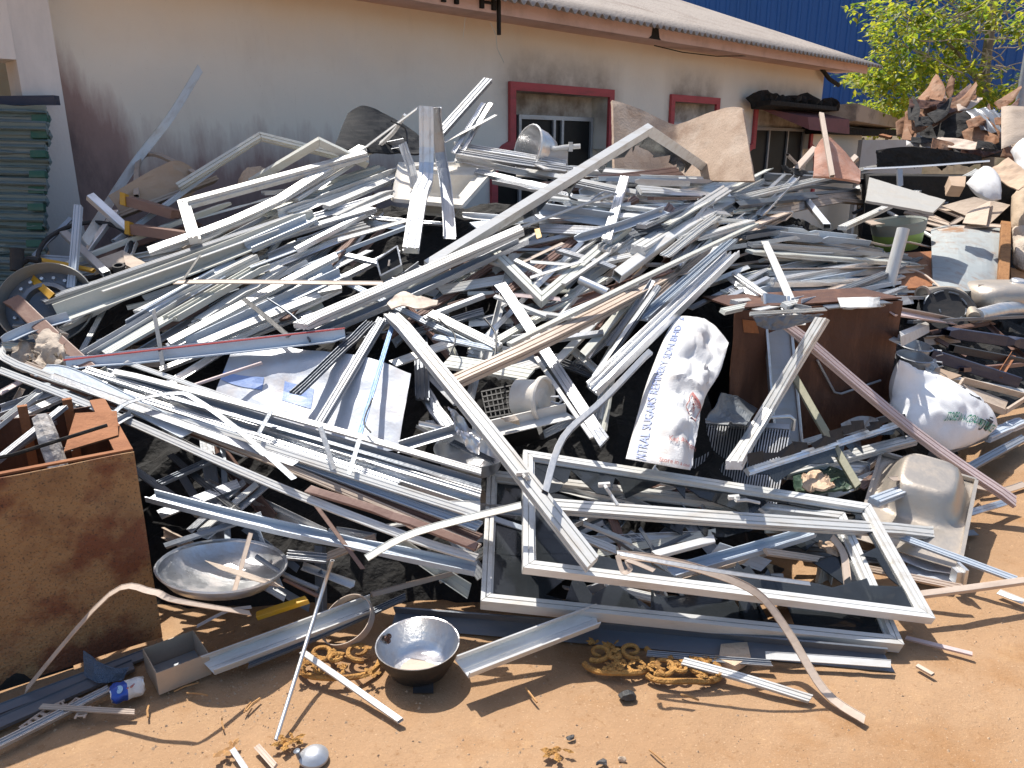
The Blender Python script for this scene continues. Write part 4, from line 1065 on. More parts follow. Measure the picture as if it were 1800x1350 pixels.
cl = [(1533, 22, 26), (1545, 48, 14), (1580, 18, 26), (1600, 40, 26), (1560, 60, 16), (1553, 80, 16), (1575, 95, 14), (1600, 70, 20), (1625, 25, 26), (1650, 45, 26), (1665, 62, 24), (1690, 40, 26), (1640, 95, 22), (1610, 100, 26), (1575, 105, 22), (1570, 135, 20), (1540, 130, 16), (1600, 125, 22), (1645, 120, 30), (1635, 140, 26), (1600, 150, 24), (1585, 165, 22), (1615, 175, 22), (1560, 150, 18), (1680, 105, 26), (1700, 120, 20), (1675, 80, 20), (1710, 20, 36), (1735, 40, 40), (1770, 30, 36), (1790, 60, 30), (1740, 5, 40), (1700, -20, 40), (1780, -10, 40), (1730, 160, 40), (1750, 180, 40), (1725, 185, 36), (1705, 175, 30), (1790, 140, 30), (1785, 175, 34), (1770, 195, 34), (1500, 137, 10), (1515, 128, 14), (1520, 145, 12), (1548, 165, 16), (1655, 165, 22), (1640, -10, 30), (1580, -20, 26), (1600, 185, 20), (1580, 190, 20), (1765, 160, 26)]
for (x, y, r) in cl:
    for q in range(5 if r < 24 else 7):
        spray(A(x + rt.gauss(0, r * .55), y + rt.gauss(0, r * .45), rt.uniform(-1.3, .9)), rt.uniform(.25, .6), rt.randint(14, 26), rt, rt.uniform(.8, 1.2))
obj('crown', vs, fs, 'leaf', tr)
mb = MB(); p = G(1770, 500); a = At(1780, 260, 11.0); mb.tube([(a.x, a.y, -.05), (a.x, a.y, 6)], .07, 14); o = mb.build('lamp_post', 'G', None, True); tag(o, 'plain grey post rising through the tree at the right edge', 'post')
vs = []; fs = []
for q in range(90): spray(At(rt.uniform(1500, 1600), rt.uniform(178, 236), 14.5 + rt.uniform(-.5, .8)), rt.uniform(.2, .5), 18, rt, .8)
hd = empty('shrub', At(1550, 300, 14.5)); o = obj('foliage', vs, fs, 'leaf', hd); mb = MB(); b0 = At(1550, 236, 14.6)
for q in range(7): mb.tube([(b0.x + rt.uniform(-.3, .3), b0.y, .0), b0 + V((rt.uniform(-.5, .5), 0, rt.uniform(-.1, .2)))], .02, 5)
mb.build('stem', 'bark', hd); tag(hd, 'dusty green shrub seen under the canopy, left of the rusted sheets', 'shrub')
# ------------------------------------------------------------------ everything else lying on, in and round the heap
def dpt(x, y, off=0.0): return surf_t(x, y) - off
def scale_at(t): return t / F
VUP = V((0, sp, cp)); VRT = V((1, 0, 0)); VFW = V((0, cp, -sp))   # picture-aligned directions for reading tilts off the photograph

def patch(name, m, top, bot, left=None, right=None, off=.1, amp=.01, freq=5, th=.004, seed=0, nu=20, nv=14, parent=None, grid=False, smooth=False, edge=True):
    f = lambda pts: [At(*p) if len(p) > 2 and p[2] > 1.2 else P(p[0], p[1], off + (p[2] if len(p) > 2 else 0)) for p in pts]
    T, B = f(top), f(bot); Lf = f(left) if left else [T[0], B[0]]; Rt = f(right) if right else [T[-1], B[-1]]
    if left: Lf[0], Lf[-1] = T[0], B[0]
    if right: Rt[0], Rt[-1] = T[-1], B[-1]
    g = coons(T, B, Lf, Rt, nu, nv)
    if amp: g = crumple(g, amp, freq, seed, edge=edge)
    vs, fs = sheet_mesh(g, th); o = obj(name, vs, fs, m, parent, None, smooth)
    return (o, g) if grid else o

# --- rusted steel bin at the lower left
b1, b0 = G(285, 1118), G(-170, 1262); d = (b1 - b0); d.z = 0; dn = d.normalized(); back = V((-dn.y, dn.x, 0)) * .62
# height from the picture: the top right corner shows at y = 797
hz = .0
for i in range(200):
    q = b1 + V((0, 0, i * .01)); r = q - CAM; yy = 675 - F * (r.dot(V((0, sp, cp)))) / r.dot(V((0, cp, -sp)))
    if yy < 797: hz = i * .01; break
bx = empty('rusty_bin', (b0 + b1) / 2); tag(bx, 'big open rusted steel bin with ochre patches at the lower left', 'steel bin'); T_ = .006
def plate(name, o, u, v, th, n, m='rustbox'):
    mb = MB(); mb.box(o, u, v, n * th); return mb.build(name, m, bx)
nf = V((dn.y, -dn.x, 0))
g = [[b0 + d * (i / 30) + V((0, 0, hz * (1 - j / 20))) for i in range(31)] for j in range(21)]
vs, fs = sheet_mesh(crumple(g, .014, 2.6, 4), .006); obj('front_panel', vs, fs, 'rustbox', bx)
plate('side_panel', b1 - nf * .012, back * 1.0, V((0, 0, hz)), .006, -dn); plate('side_panel', b0 - nf * .012, back, V((0, 0, hz)), .006, dn)
plate('back_panel', b0 + back, d, V((0, 0, hz * .98)), .006, nf, 'rustbrown')
mb = MB()
for k in range(1, 5): mb.box(b0 + d * (k / 5.0) + back * .985 + V((0, 0, hz * .2)), dn * .03, -back * .04, V((0, 0, hz * .85)))
mb.build('rib', 'rustorange', bx)
mb = MB(); mb.box(b1 - nf * .012 + V((0, 0, hz)), -dn * .05, back, V((0, 0, .005))); mb.box(b0 - nf * .01 + V((0, 0, hz + .001)), d, -nf * .02, V((0, 0, .006))); mb.build('rim', 'rustorange', bx)
mb = MB(); q = b1 + back * .25 + V((0, 0, hz + .006)); mb.add([q - dn * .02, q - dn * .18 - back * .1, q - dn * .12 + back * .25 + V((0, 0, .05)), q + back * .22 + V((0, 0, .04))], [(0, 1, 2, 3)]); q2 = V((0, 0, .005)); mb.add([v + q2 for v in mb.v[:4]], [(0, 3, 2, 1)]); mb.build('bent_flap', 'rustorange', bx)
mb = MB(); mb.tube([b0 + V((0, 0, hz + .03)) + back * .1, b0 + d * .55 + back * .12 + V((0, 0, hz + .035)), b1 + back * .2 - dn * .05 + V((0, 0, hz + .06))], .006, 6); o = mb.build('iron_rod', 'charred'); tag(o, 'thin black iron rod resting across the top of the rusty bin', 'rod')
f_ = MB(); f_.box(b0 + d * .2 + nf * .001 + V((0, 0, -.01)), d * .42, nf * .004, V((0, 0, .09))); f_.build('torn_foot', 'charred', bx)
# things standing in the bin
o = MB(); pts = [At(72, 735, 2.55), At(84, 770, 2.52), At(105, 830, 2.5)]; o.tube(pts, [.028, .032, .03], 7); o = o.build('rotten_post', 'wood_rot'); tag(o, 'peeling white rotten post standing in the rusty bin', 'post')
o, g = patch('canvas_sack', 'sackbeige', [(20, 760), (60, 745), (95, 770)], [(30, 840), (70, 845), (105, 830)], off=.02, amp=.02, th=.05, grid=True); tag(o, 'drooping beige canvas sack inside the rusty bin beside the rotten post', 'sack')
for k, (kd, m_, w_, p_, q_) in enumerate([('slot', 'G', 15, (-30, 830, 2.45), (112, 716, 2.75)), ('tube', 'A', 13, (10, 800, 2.6), (160, 700, 2.95)), ('channel', 'W', 17, (-20, 760, 2.6), (70, 690, 2.9)), ('angle', 'G', 14, (120, 790, 2.55), (232, 726, 2.8))]):
    o = build_bar(kd, m_, w_, [At(*p_), At(*q_)]); tag(o, ['dull grey grooved profile leaning out of the rusty bin at the left edge', 'bare silver square tube leaning over the rotten post', 'white channel poking out of the rusty bin at the left edge, highest there', 'dull grey angle bar resting over the bent flap of the rusty bin'][k], KWORD[kd], 'metal bars heaped on the scrap pile')
# dark slabs in the bin's shadow
mb = MB()
for k, (x0, y0, x1, y1, w) in enumerate([(-120, 1330, 235, 1175, 24), (-120, 1300, 270, 1150, 20)]):
    build_bar('strip', 'S', w, [G(x0, y0) + V((0, 0, .012)), G(x1, y1) + V((0, 0, .012))], 0, .3, name='metal_strip')
    tag(bpy.data.objects[-1] if False else C.objects[-1], ['dark flat strip on the ground nearest the sunlit sand, in the bin shadow', 'dark flat strip lying tight along the foot of the rusty bin'][k], 'flat strip', 'metal bars lying on the ground')
def gbar(kind, m, W, pts, label, roll=0, **kw):
    o = build_bar(kind, m, W, [Z(*p) for p in pts], roll, dent=False, **kw); tag(o, label, KWORD[kind], 'metal bars lying on the ground'); return o
gbar('track', 'A', 17, [(-40, 1328, .02), (60, 1278, .02), (192, 1211, .02)], 'shiny twin-line track edging the shadow at the bottom left corner')
gbar('slot', 'T', 10, [(72, 1242, .03), (237, 1252, .015)], 'short dusty profile lying over the twin-line track')
gbar('strip', 'T', 11, [(45, 1213, .03), (192, 1045, .34), (267, 1040, .36), (312, 1056, .33), (440, 1078, .2)], 'bent grey strip leaning across the front of the rusty bin')
gbar('strip', 'G', 6, [(346, 1101, .16), (400, 1074, .2), (442, 1067, .2)], 'thin curved grey strip below the big shallow dish')
gbar('channel', 'W', 36, [(365, 1170, .05), (654, 1062, .09)], 'wide white channel sloping up from the open metal tray', 8)
gbar('track', 'S', 13, [(437, 1168, .03), (560, 1118, .05), (713, 1049, .09)], 'dark track lying along the lower edge of the wide white channel')
gbar('pipe', 'A', 7, [(584, 985, .33), (563, 1051, .2), (485, 1301, .012)], 'long thin rod standing out of the shadow onto the sand')
gbar('tube', 'W', 13, [(531, 1146, .08), (620, 1208, .03), (704, 1267, .012)], 'dusty white tube lying on the sand beside the iron scrollwork')
gbar('channel', 'W', 40, [(813, 1172, .10), (1050, 1082, .12)], 'white open channel sticking out beside the cooking pot', 10)
gbar('angle', 'S', 40, [(690, 1085, .03), (1130, 1120, .03), (1566, 1160, .03)], 'long dark blue-grey angle bar under the front window frames', 6)
gbar('strip', 'W', 14, [(1346, 1152, .035), (1566, 1167, .03)], 'pale flat strip projecting under the right corner of the lowest frame')
gbar('track', 'G', 12, [(1137, 1149, .03), (1356, 1166, .03)], 'grey track lying under the frame behind the scrollwork')
gbar('slot', 'W', 16, [(1200, 1163, .04), (1300, 1190, .03), (1425, 1229, .012)], 'pinkish white profile lying on the sand right of the scrollwork')
gbar('tube', 'Q', 9, [(1592, 1121, .012), (1709, 1150, .012)], 'thin pale tube on the sand below the frame corner')
gbar('strip', 'T', 15, [(1085, 975, .37), (1150, 982, .36), (1240, 1003, .32), (1330, 1042, .24), (1385, 1110, .14), (1450, 1215, .035), (1520, 1265, .012)], 'long rusty beige strip bent down over the front frames onto the sand')
gbar('strip', 'G', 8, [(1085, 972, .38), (1170, 988, .37), (1290, 1008, .35), (1424, 1026, .32)], 'thin dark strip twisted along the long bent beige strip')
gbar('strip', 'T', 8, [(1085, 975, .385), (1095, 1005, .35), (1108, 1000, .36), (1104, 985, .38), (1150, 1003, .36)], 'short curled copper-brown strip tangled at the head of the long bent strip')
gbar('tube', 'T', 9, [(1612, 1170, .012), (1640, 1186, .012)], 'short brown stub of tube alone on the sand')
gbar('strip', 'W', 12, [(1755, 1040, .01), (1800, 1058, .01)], 'small white strip on the sand at the right edge')
gbar('strip', 'T', 11, [(1715, 855, .05), (1760, 862, .02), (1802, 850, .015)], 'curled beige strip on the sand above the grey frame corner')
gbar('strip', 'S', 12, [(1690, 938, .03), (1716, 936, .01)], 'short dark bent strip end on the sand beside the upturned sink')

# --- red edged channel
o = bar('angle', 'B', 34, [(112, 640), (440, 606), (606, 587)], 9, roll=-32, label='long pale blue channel with a red line along its upper edge', ratio=1.0)
pw = [P(112, 633, .26), P(440, 596, .26), P(606, 577, .26)]; mb = MB(); mb.tube(pw, .004, 5); r = mb.build('red_edge', 'red'); M0 = o.matrix_world.copy(); bpy.context.view_layer.update(); r.parent = o; r.matrix_parent_inverse = o.matrix_world.inverted()

# --- yellow ended planks
for k, (a, b, w, lb) in enumerate([((222, 352), (312, 378), 34, 'upper dark ribbed plank with a yellow end cap'), ((230, 402), (330, 416), 36, 'lower dark ribbed plank with a yellow end cap')]):
    o = bar('plank', 'N', w, [a, b], 4, roll=-30, label=lb + ' beside the white frame corner', ratio=.5, name='capped_plank')
    c = P(a[0], a[1], .17); mb = MB(); z = w / 2 * scale_at(dpt(*a)); ax = (P(*b, .13) - P(*a, .13)).normalized(); tiltbox(mb, c - ax * .01, ax * .013, V((0, .3, 1)).normalized() * z * .62, V((0, 1, -.3)).normalized() * .022)
    e = mb.build('end_cap', 'Y'); bpy.context.view_layer.update(); e.parent = o; e.matrix_parent_inverse = o.matrix_world.inverted()

# --- left edge: wheel rim, tyre ring, pipes
c = P(82, 535, .10); ax = (V((.25, -.80, .55))).normalized(); s = scale_at(dpt(82, 535)); r0 = 76 * s
wr = empty('dusty_wheel', c); tag(wr, 'dusty steel wheel rim leaning at the left edge of the heap', 'wheel rim')
mb = MB(); mb.lathe([(r0 * .88, -.05), (r0 * .91, -.045), (r0 * .93, -.02), (r0 * .98, .0), (r0 * 1.0, .016), (r0 * .975, .02), (r0 * .93, -.005), (r0 * .88, -.03), (r0 * .88, -.05)], c, ax, 48); mb.build('rim_band', 'rimgrey', wr, True)
mb = MB(); mb.lathe([(r0 * .88, -.04), (r0 * .78, -.035), (r0 * .60, -.025), (r0 * .52, .01), (r0 * .42, .015), (r0 * .40, -.02), (r0 * .2, -.03), (.002, -.03)], c, ax, 40); mb.build('wheel_disc', 'S', wr, True)
u = ax.cross(V((1, 0, 0))).normalized(); w_ = ax.cross(u)
for k in range(18):
    mb = MB(); a = 6.283 * k / 18; q = c + (u * math.cos(a) + w_ * math.sin(a)) * r0 * .70 - ax * .03; mb.lathe([(.001, .016), (.008, .014), (.01, 0)], q, ax, 6); mb.build('rivet', 'A', wr)
c = P(150, 440, .05); s = scale_at(dpt(150, 440)); mb = MB(); ax = V((.1, -.55, .8)).normalized(); r0 = 74 * s; u = ax.cross(V((0, 0, 1))).normalized(); w_ = ax.cross(u)
mb.tube([c + (u * math.cos(a) + w_ * math.sin(a) * 1.0) * r0 for a in [6.2832 * k / 40 for k in range(41)]], .011, 7, False); o = mb.build('rubber_hoop', 'rubber'); tag(o, 'thin black rubber hoop lying above the wheel rim', 'hoop')
el = empty('pipe_elbow', P(30, 465, .1)); tag(el, 'black pipe elbow with an open upright mouth at the left edge', 'pipe fitting')
t_ = dpt(40, 480, .15); s = scale_at(t_); mb = MB(); c = At(30, 440, t_); c2 = At(30, 476, t_); mb.lathe([(9 * s, 0), (9 * s, -34 * s), (11 * s, -36 * s), (11 * s, -2 * s), (11.5 * s, 3 * s), (9 * s, 3 * s), (8 * s, 0), (8 * s, -30 * s), (.001, -30 * s)], c, (c - c2).normalized(), 20); mb.build('mouth', 'rubber', el, True)
mb = MB(); mb.tube([At(30, 466, t_), At(50, 455, t_ + .02), At(70, 458, t_ + .02)], 6 * s, 8); mb.build('branch', 'rubber', el)
o = bar('tube', 'Y', 15, [(40, 474), (92, 522)], 7, roll=20, label='bright yellow square tube pointing at the wheel rim')
o = bar('tube', 'Y', 9, [(62, 455), (165, 476)], 4, roll=10, label='yellow painted flat tube lying level behind the rubber hoop')
o = bar('tube', 'N', 30, [(24, 526), (96, 596), (166, 660)], 6, roll=10, label='maroon square tube sloping down past the wheel rim', ratio=.6)
o = bar('angle', 'B', 24, [(10, 596), (60, 574), (122, 556)], 8, roll=-20, label='pale blue angle bar with a yellow edge below the wheel rim', ratio=.8)
c = P(208, 466, .12); s = scale_at(dpt(208, 466)); mb = MB(); mb.lathe([(10 * s, 0), (10 * s, -20 * s), (7 * s, -20 * s), (7 * s, 0), (10 * s, 0)], c, V((.1, -.3, .95)), 16); o = mb.build('pipe_socket', 'rubber', None, True); tag(o, 'small black pipe socket between the yellow tube and the big cream channel', 'pipe fitting')
o = patch('rag', 'rag', [(70, 600), (88, 584), (112, 592)], [(62, 640), (90, 652), (118, 642)], off=.16, amp=.05, freq=9, th=.03, nu=26, nv=22, smooth=True); tag(o, 'crumpled beige rag lying beside the maroon tube', 'rag')
o = patch('rag', 'rag', [(22, 612), (45, 605), (64, 606)], [(20, 640), (40, 644), (62, 636)], off=.1, amp=.035, freq=10, th=.02, nu=18, nv=14, seed=5, smooth=True); tag(o, 'small dirty white rag at the left edge below the wheel rim', 'rag')
o, g = patch('cardboard_piece', 'card', [(190, 345), (300, 285), (345, 300)], [(210, 372), (320, 350), (350, 330)], off=-.02, amp=.02, th=.004, grid=True); tag(o, 'torn brown cardboard behind the twin white frame corners', 'cardboard')
o = patch('cardboard_piece', 'card', [(416, 325), (440, 292), (470, 300)], [(420, 340), (450, 330), (480, 325)], off=.05, amp=.02, freq=9, th=.004); tag(o, 'crumpled tan cardboard between the two white frame corners', 'cardboard')
for (x0, y0, x1, y1, w_) in ((160, 460, 215, 440, 20), (215, 440, 270, 470, 26)):
    o = patch('board_offcut', 'board', [(x0, y0), (x1, y1)], [(x0 + 6, y0 + w_), (x1 + 10, y1 + w_)], off=.08, amp=.004, th=.015); tag(o, 'pale broken board offcut ' + ('left' if x0 < 200 else 'right') + ' of the pipe socket', 'board')

# --- grey curved mat and sink behind the bent upright channel
o = patch('ribbed_mat', 'matgrey', [(612, 200, 4.75), (640, 186, 4.7), (690, 208, 4.8), (738, 240, 4.9)], [(588, 258, 4.45), (640, 268, 4.5), (700, 268, 4.6), (738, 268, 4.7)], amp=.012, freq=6, th=.012, nu=30); tag(o, 'dark grey ribbed plastic sheet curling up behind the bent channel', 'plastic sheet')
sk = empty('ceramic_sink', P(800, 350)); tag(sk, 'dusty white ceramic sink lying tilted behind the bent upright channel', 'sink')
t1 = dpt(800, 345, .12)
A_, B_, C_, D_ = At(700, 288, t1 + .35), At(877, 291, t1 + .45), At(812, 364, t1 - .05), At(690, 352, t1 - .02)
g = []; N = 34
for j in range(N + 1):
    row = []
    for i in range(N + 1):
        u, v = i / N, j / N; p = A_ * (1 - u) * (1 - v) + B_ * u * (1 - v) + C_ * u * v + D_ * (1 - u) * v
        nn = (B_ - A_).cross(D_ - A_).normalized(); nn = nn if nn.z > 0 else -nn
        r = max(abs(u - .58) / .30, abs(v - .52) / .30); k = max(0, min(1, (1.0 - r) / .32)); k = k * k * (3 - 2 * k)
        lip = max(0, 1 - min(u, 1 - u, v, 1 - v) / .05); row.append(p - nn * (.13 * k) + nn * .012 * lip)
    g.append(row)
vs, fs = sheet_mesh(g, .02); obj('basin', vs, fs, 'ceramic', sk, None, True)
q = g[17][20]; mb = MB(); mb.lathe([(.001, .002), (.02, .002), (.024, .006), (.026, 0)], q, nn, 16); mb.build('drain', 'S', sk)
# --- street lamp head
lp = empty('floodlight', P(950, 285)); tag(lp, 'old floodlight reflector with a bracket arm under the red trimmed window', 'lamp')
t1 = 4.75; s = scale_at(t1); c = At(928, 262, t1); ax = (V((-.80, -.50, .25))).normalized()
mb = MB(); mb.lathe([(40 * s, 0), (42 * s, .004), (40 * s, .006), (36 * s, -.09), (28 * s, -.16), (16 * s, -.20), (.001, -.21)], c, ax, 30, wob=.06); mb.build('reflector', 'alu_bowl', lp, True)
mb = MB(); mb.tube([c + (lambda u, w, a: (u * math.cos(a) + w * math.sin(a)) * 42 * s)(ax.cross(V((0, 0, 1))).normalized(), ax.cross(ax.cross(V((0, 0, 1))).normalized()), k * .2618) for k in range(25)], .007, 6, False); mb.build('rim', 'W', lp)
mb = MB(); p0 = At(955, 256, t1 - .02); mb.tube([p0, At(975, 262, t1 - .05), At(992, 259, t1 - .05), At(1020, 257, t1 - .05)], .015, 8); tiltbox(mb, At(1003, 258, t1 - .05), (.012, 0, 0), (0, .02, 0), (0, 0, .028)); mb.build('bracket_arm', 'W', lp, True)
mb = MB(); tiltbox(mb, At(975, 275, t1 + .02), (.07, .02, 0), (-.01, .05, 0), (0, 0, .055)); mb.build('gear_box', 'G', lp)
# --- curved asbestos sheet
o = patch('curved_sheet', 'asbestos', [(1077, 175, 5.45), (1127, 193, 5.60), (1178, 217, 5.75), (1200, 216, 5.75), (1247, 198, 5.60), (1283, 188, 5.45), (1305, 190, 5.35)], [(1080, 305, 5.17), (1130, 312, 5.35), (1180, 318, 5.55), (1205, 318, 5.55), (1250, 318, 5.35), (1290, 318, 5.17), (1326, 318, 5.05)], amp=.005, freq=8, th=.02, nu=44, nv=24, smooth=True); tag(o, 'big wavy sand-coloured fibre sheet standing up under the small windows', 'fibre sheet')
# --- right of the building: timber, pink board, pole
o = patch('pink_board', 'card', [(1432, 262, 5.6), (1458, 240, 5.6), (1512, 300, 5.6)], [(1430, 310, 5.4), (1470, 312, 5.4), (1512, 320, 5.4)], amp=.006, th=.02); tag(o, 'pinkish brown pointed board leaning at the end of the building', 'board')
MATS['pinkboard'] = mat('pinkboard', (.44, .22, .15), .8, 0, dirt=(.60, .52, .46), dirt_amt=.5, var=0, scale=(4, 4, 4), bump=.2); o.data.materials[0] = MATS['pinkboard']
o = build_bar('tube', 'T', 10, [At(1463, 310, 5.2), At(1444, 200, 5.6)]); tag(o, 'thin beige pole leaning against the burnt awning', 'pole')
for k, (a, b, w) in enumerate([((1400, 298), (1432, 262), 14), ((1470, 312), (1506, 276), 14), ((1384, 272), (1402, 290), 7)]):
    o = build_bar('tube', 'T', w, [P(*a, .1), P(*b, .0)]); tag(o, ['splintered timber batten in front of the third window', 'splintered timber batten across the pointed pink board', 'short timber splinter left of the battens'][k], 'timber')
o = patch('black_tray', 'charred', [(1372, 290), (1405, 298), (1450, 312)], [(1378, 300), (1410, 310), (1440, 315)], off=.05, amp=.02, th=.01); tag(o, 'scorched black sheet below the third window', 'sheet')

SHARDS = []
# --- far heap of burnt sheets
RS = [([(1592, 204, 9.2), (1612, 180, 9.1), (1636, 164, 9.2), (1660, 163, 9.4)], [(1608, 230, 9.0), (1625, 226, 8.9), (1640, 212, 9.0), (1652, 196, 9.2)], 'rustsheet', 'broad brown rusted sheet curling up below the tree'),
 ([(1634, 214, 9.0), (1665, 185, 9.0), (1690, 172, 9.1), (1716, 143, 9.2)], [(1640, 222, 8.9), (1672, 208, 8.9), (1700, 188, 9.0), (1718, 150, 9.1)], 'rustsheet', 'long rusted blade of sheet with its torn tip pointing up'),
 ([(1662, 160, 9.3), (1668, 140, 9.3), (1674, 131, 9.3)], [(1670, 176, 9.2), (1676, 160, 9.2), (1677, 138, 9.3)], 'rustsheet', 'narrow rusted sliver standing upright against the leaves'),
 ([(1574, 215, 9.0), (1590, 205, 9.0), (1604, 214, 9.0)], [(1576, 238, 8.9), (1595, 245, 8.9), (1610, 240, 8.9)], 'rustsheet', 'crumpled rusty patch at the left of the burnt sheets'),
 ([(1640, 226, 8.9), (1680, 200, 8.8), (1700, 204, 8.8)], [(1650, 250, 8.7), (1690, 240, 8.6), (1720, 236, 8.6)], 'charred', 'blackened folded sheet under the rusted blades'),
 ([(1700, 194, 8.8), (1730, 190, 8.7), (1760, 200, 8.7)], [(1712, 226, 8.6), (1738, 232, 8.5), (1758, 236, 8.5)], 'G', 'grey corrugated sheet bent between rusted pieces'),
 ([(1690, 232, 8.6), (1725, 214, 8.6), (1758, 216, 8.6)], [(1700, 258, 8.5), (1730, 262, 8.4), (1756, 250, 8.4)], 'rustsheet', 'dark rusty sheet lying under the corrugated one'),
 ([(1760, 188, 8.3), (1780, 186, 8.2), (1830, 190, 8.2)], [(1760, 262, 8.0), (1790, 250, 8.0), (1830, 236, 8.0)], 'board', 'pale folded tarpaulin-like sheet at the right edge'),
 ([(1592, 230, 8.7), (1615, 236, 8.7), (1638, 256, 8.7)], [(1593, 256, 8.5), (1612, 258, 8.5), (1636, 260, 8.5)], 'sackwhite', 'dirty white bag under the burnt sheets'),
 ([(1646, 242, 8.5), (1690, 244, 8.4), (1734, 256, 8.3)], [(1650, 256, 8.3), (1690, 262, 8.2), (1728, 262, 8.2)], 'T', 'long brown crushed cover under the burnt sheets')]
for k, (t, b, m, lb) in enumerate(RS):
    o = patch('scrap_sheet', m, t, b, amp=.028 if k != 5 else .015, freq=3.2, th=.006, seed=k * 3, nu=30, nv=16, edge=False, smooth=k in (0, 1, 7)); tag(o, lb, 'scrap sheet', 'burnt sheets on the far heap')
    if k == 5:
        for v in o.data.vertices: v.co += V((0, -1, .3)).normalized() * .03 * math.sin(v.co.x * 70 + v.co.z * 20)
o = patch('scrap_sheet', 'charred', [(1606, 226, 9.7), (1660, 186, 9.7), (1720, 196, 9.6), (1765, 206, 9.5)], [(1600, 268, 9.4), (1660, 276, 9.3), (1720, 276, 9.2), (1768, 276, 9.2)], amp=.12, freq=2.2, th=.02, edge=False); tag(o, 'widest blackened sheet standing behind all the rusted ones', 'scrap sheet', 'burnt sheets on the far heap')
rj = random.Random(23)
for k in range(34):
    x, y = rj.uniform(1580, 1780), rj.uniform(172, 262); L_ = rj.uniform(28, 72); a_ = rj.uniform(.1, 1.5) if k % 3 else rj.uniform(-.4, .3); t_ = 9.2 - (y - 160) * .009 + rj.uniform(-.3, .3); w_ = rj.uniform(.18, .42) * L_
    dx, dy = math.cos(a_) * L_, -math.sin(a_) * L_ * .8; nx_, ny_ = -math.sin(a_) * w_, -math.cos(a_) * w_
    T = [(x, y, t_), (x + dx * .5 + rj.uniform(-6, 6), y + dy * .5 + rj.uniform(-6, 4), t_ + .15), (x + dx, y + dy, t_ + .3)]; B = [(x - nx_, y - ny_, t_ - .15), (x - nx_ + dx * .5, y - ny_ + dy * .5, t_), (x + dx * .98 - nx_ * .2, y + dy * .98 - ny_ * .2, t_ + .2)]
    mm_ = rj.choice(('rustsheet', 'rustsheet', 'rustbrown', 'rustbrown', 'charred', 'rustsheet', 'T')); o = patch('scrap_sheet', mm_, T, B, amp=.03, freq=3.5, th=.005, seed=k * 5.3, nu=16, nv=8, edge=False); SHARDS.append((x + dx * .5, y + dy * .5, mm_, L_, o))
o = patch('charred_beam', 'charred', [(1540, 264, 7.98), (1590, 258, 7.88), (1650, 262, 7.78), (1725, 274, 7.78)], [(1542, 294, 8.0), (1600, 292, 7.9), (1660, 290, 7.8), (1728, 288, 7.8)], amp=.018, freq=7, th=.10, nu=40, edge=True); tag(o, 'thick charred beam lying across in front of the pale wall', 'beam')
mb = MB(); a, b = At(1530, 300, 7.9), At(1800, 300, 7.4); mb.box((a.x, a.y, .15), (b.x - a.x, b.y - a.y, 0), (.3, .9, 0), (0, 0, a.z - .20)); o = mb.build('void_counter', 'charred'); tag(o, 'black counter coloured as the dark void under the charred beam', 'counter')  # black colour stands in for the dark hollow below the beam
o = build_bar('strip', 'G', 6, [At(1518, 297, 7.6), At(1620, 292, 7.5), At(1740, 283, 7.4)]); tag(o, 'thin grey strip along the top of the black counter', 'flat strip')
o = build_bar('tube', 'G', 11, [At(1581, 298, 7.5), At(1582, 328, 7.5)]); tag(o, 'short grey tube upright against the black counter', 'square tube')
o = build_bar('tube', 'red', 8, [At(1548, 238, 9.0), At(1567, 242, 8.9)]); tag(o, 'small orange-red bar left of the burnt sheets', 'bar'); o.data.materials[0] = MATS['rustorange']
def box_q(name, m, TL, TR, BR, BL, dep, label, cat, off=.1, amp=.004, freq=4, seed=0, **kw):
    o = patch(name, m, [TL, TR], [BL, BR], off=off, amp=amp, th=dep, seed=seed, freq=freq, **kw); tag(o, label, cat); return o
box_q('car_sheet', 'carpale', (1528, 312, 6.95), (1662, 352, 6.4), (1640, 374, 5.9), (1522, 352, 6.0), .02, 'large flat pale grey panel between the dark counter and the boards', 'panel', .0)
box_q('flat_sheet', 'board', (1712, 346, .12), (1776, 360, .05), (1738, 395, .12), (1655, 362, .10), .008, 'wide tan fibreboard lying flat on the right of the heap', 'board', .12)
box_q('flat_sheet', 'board', (1700, 374, .15), (1742, 352, .12), (1734, 396, .18), (1692, 392, .18), .008, 'small tan fibreboard corner standing on edge', 'board', .14)
box_q('upright_board', 'G', (1642, 338), (1668, 316), (1667, 357), (1640, 360), .012, 'small grey-brown panel standing upright among the boards', 'panel', .15)
box_q('cardboard_box', 'card', (1668, 310, 6.8), (1698, 310, 6.8), (1696, 328, 6.65), (1672, 326, 6.65), .10, 'small open cardboard box beside the upright panel', 'box', .1)
box_q('cardboard_sheet', 'card', (1736, 300, 7.05), (1772, 278, 7.1), (1825, 318, 6.8), (1790, 334, 6.7), .01, 'large folded cardboard sheet behind the white foam block', 'cardboard', .25, .02)
for k, (a, b, w) in enumerate([((1580, 352), (1665, 395), 12), ((1590, 372), (1680, 398), 10), ((1585, 380), (1670, 402), 8), ((1600, 344), (1704, 386), 12), ((1672, 395), (1710, 370), 8)]):
    o = build_bar('strip', 'T', w, [P(*a, .1 + k * .02), P(*b, .1 + k * .02)], ratio=.25); tag(o, ['topmost', 'second', 'third', 'longest', 'shortest, crosswise'][k] + ' brown slat of the fan of slats left of the tan fibreboard', 'slat', 'brown slats by the fibreboard')
t, b = [At(1698, 322, 6.7), At(1730, 294, 6.85), At(1758, 318, 6.7)], [At(1718, 338, 6.55), At(1740, 350, 6.5), At(1760, 350, 6.5)]
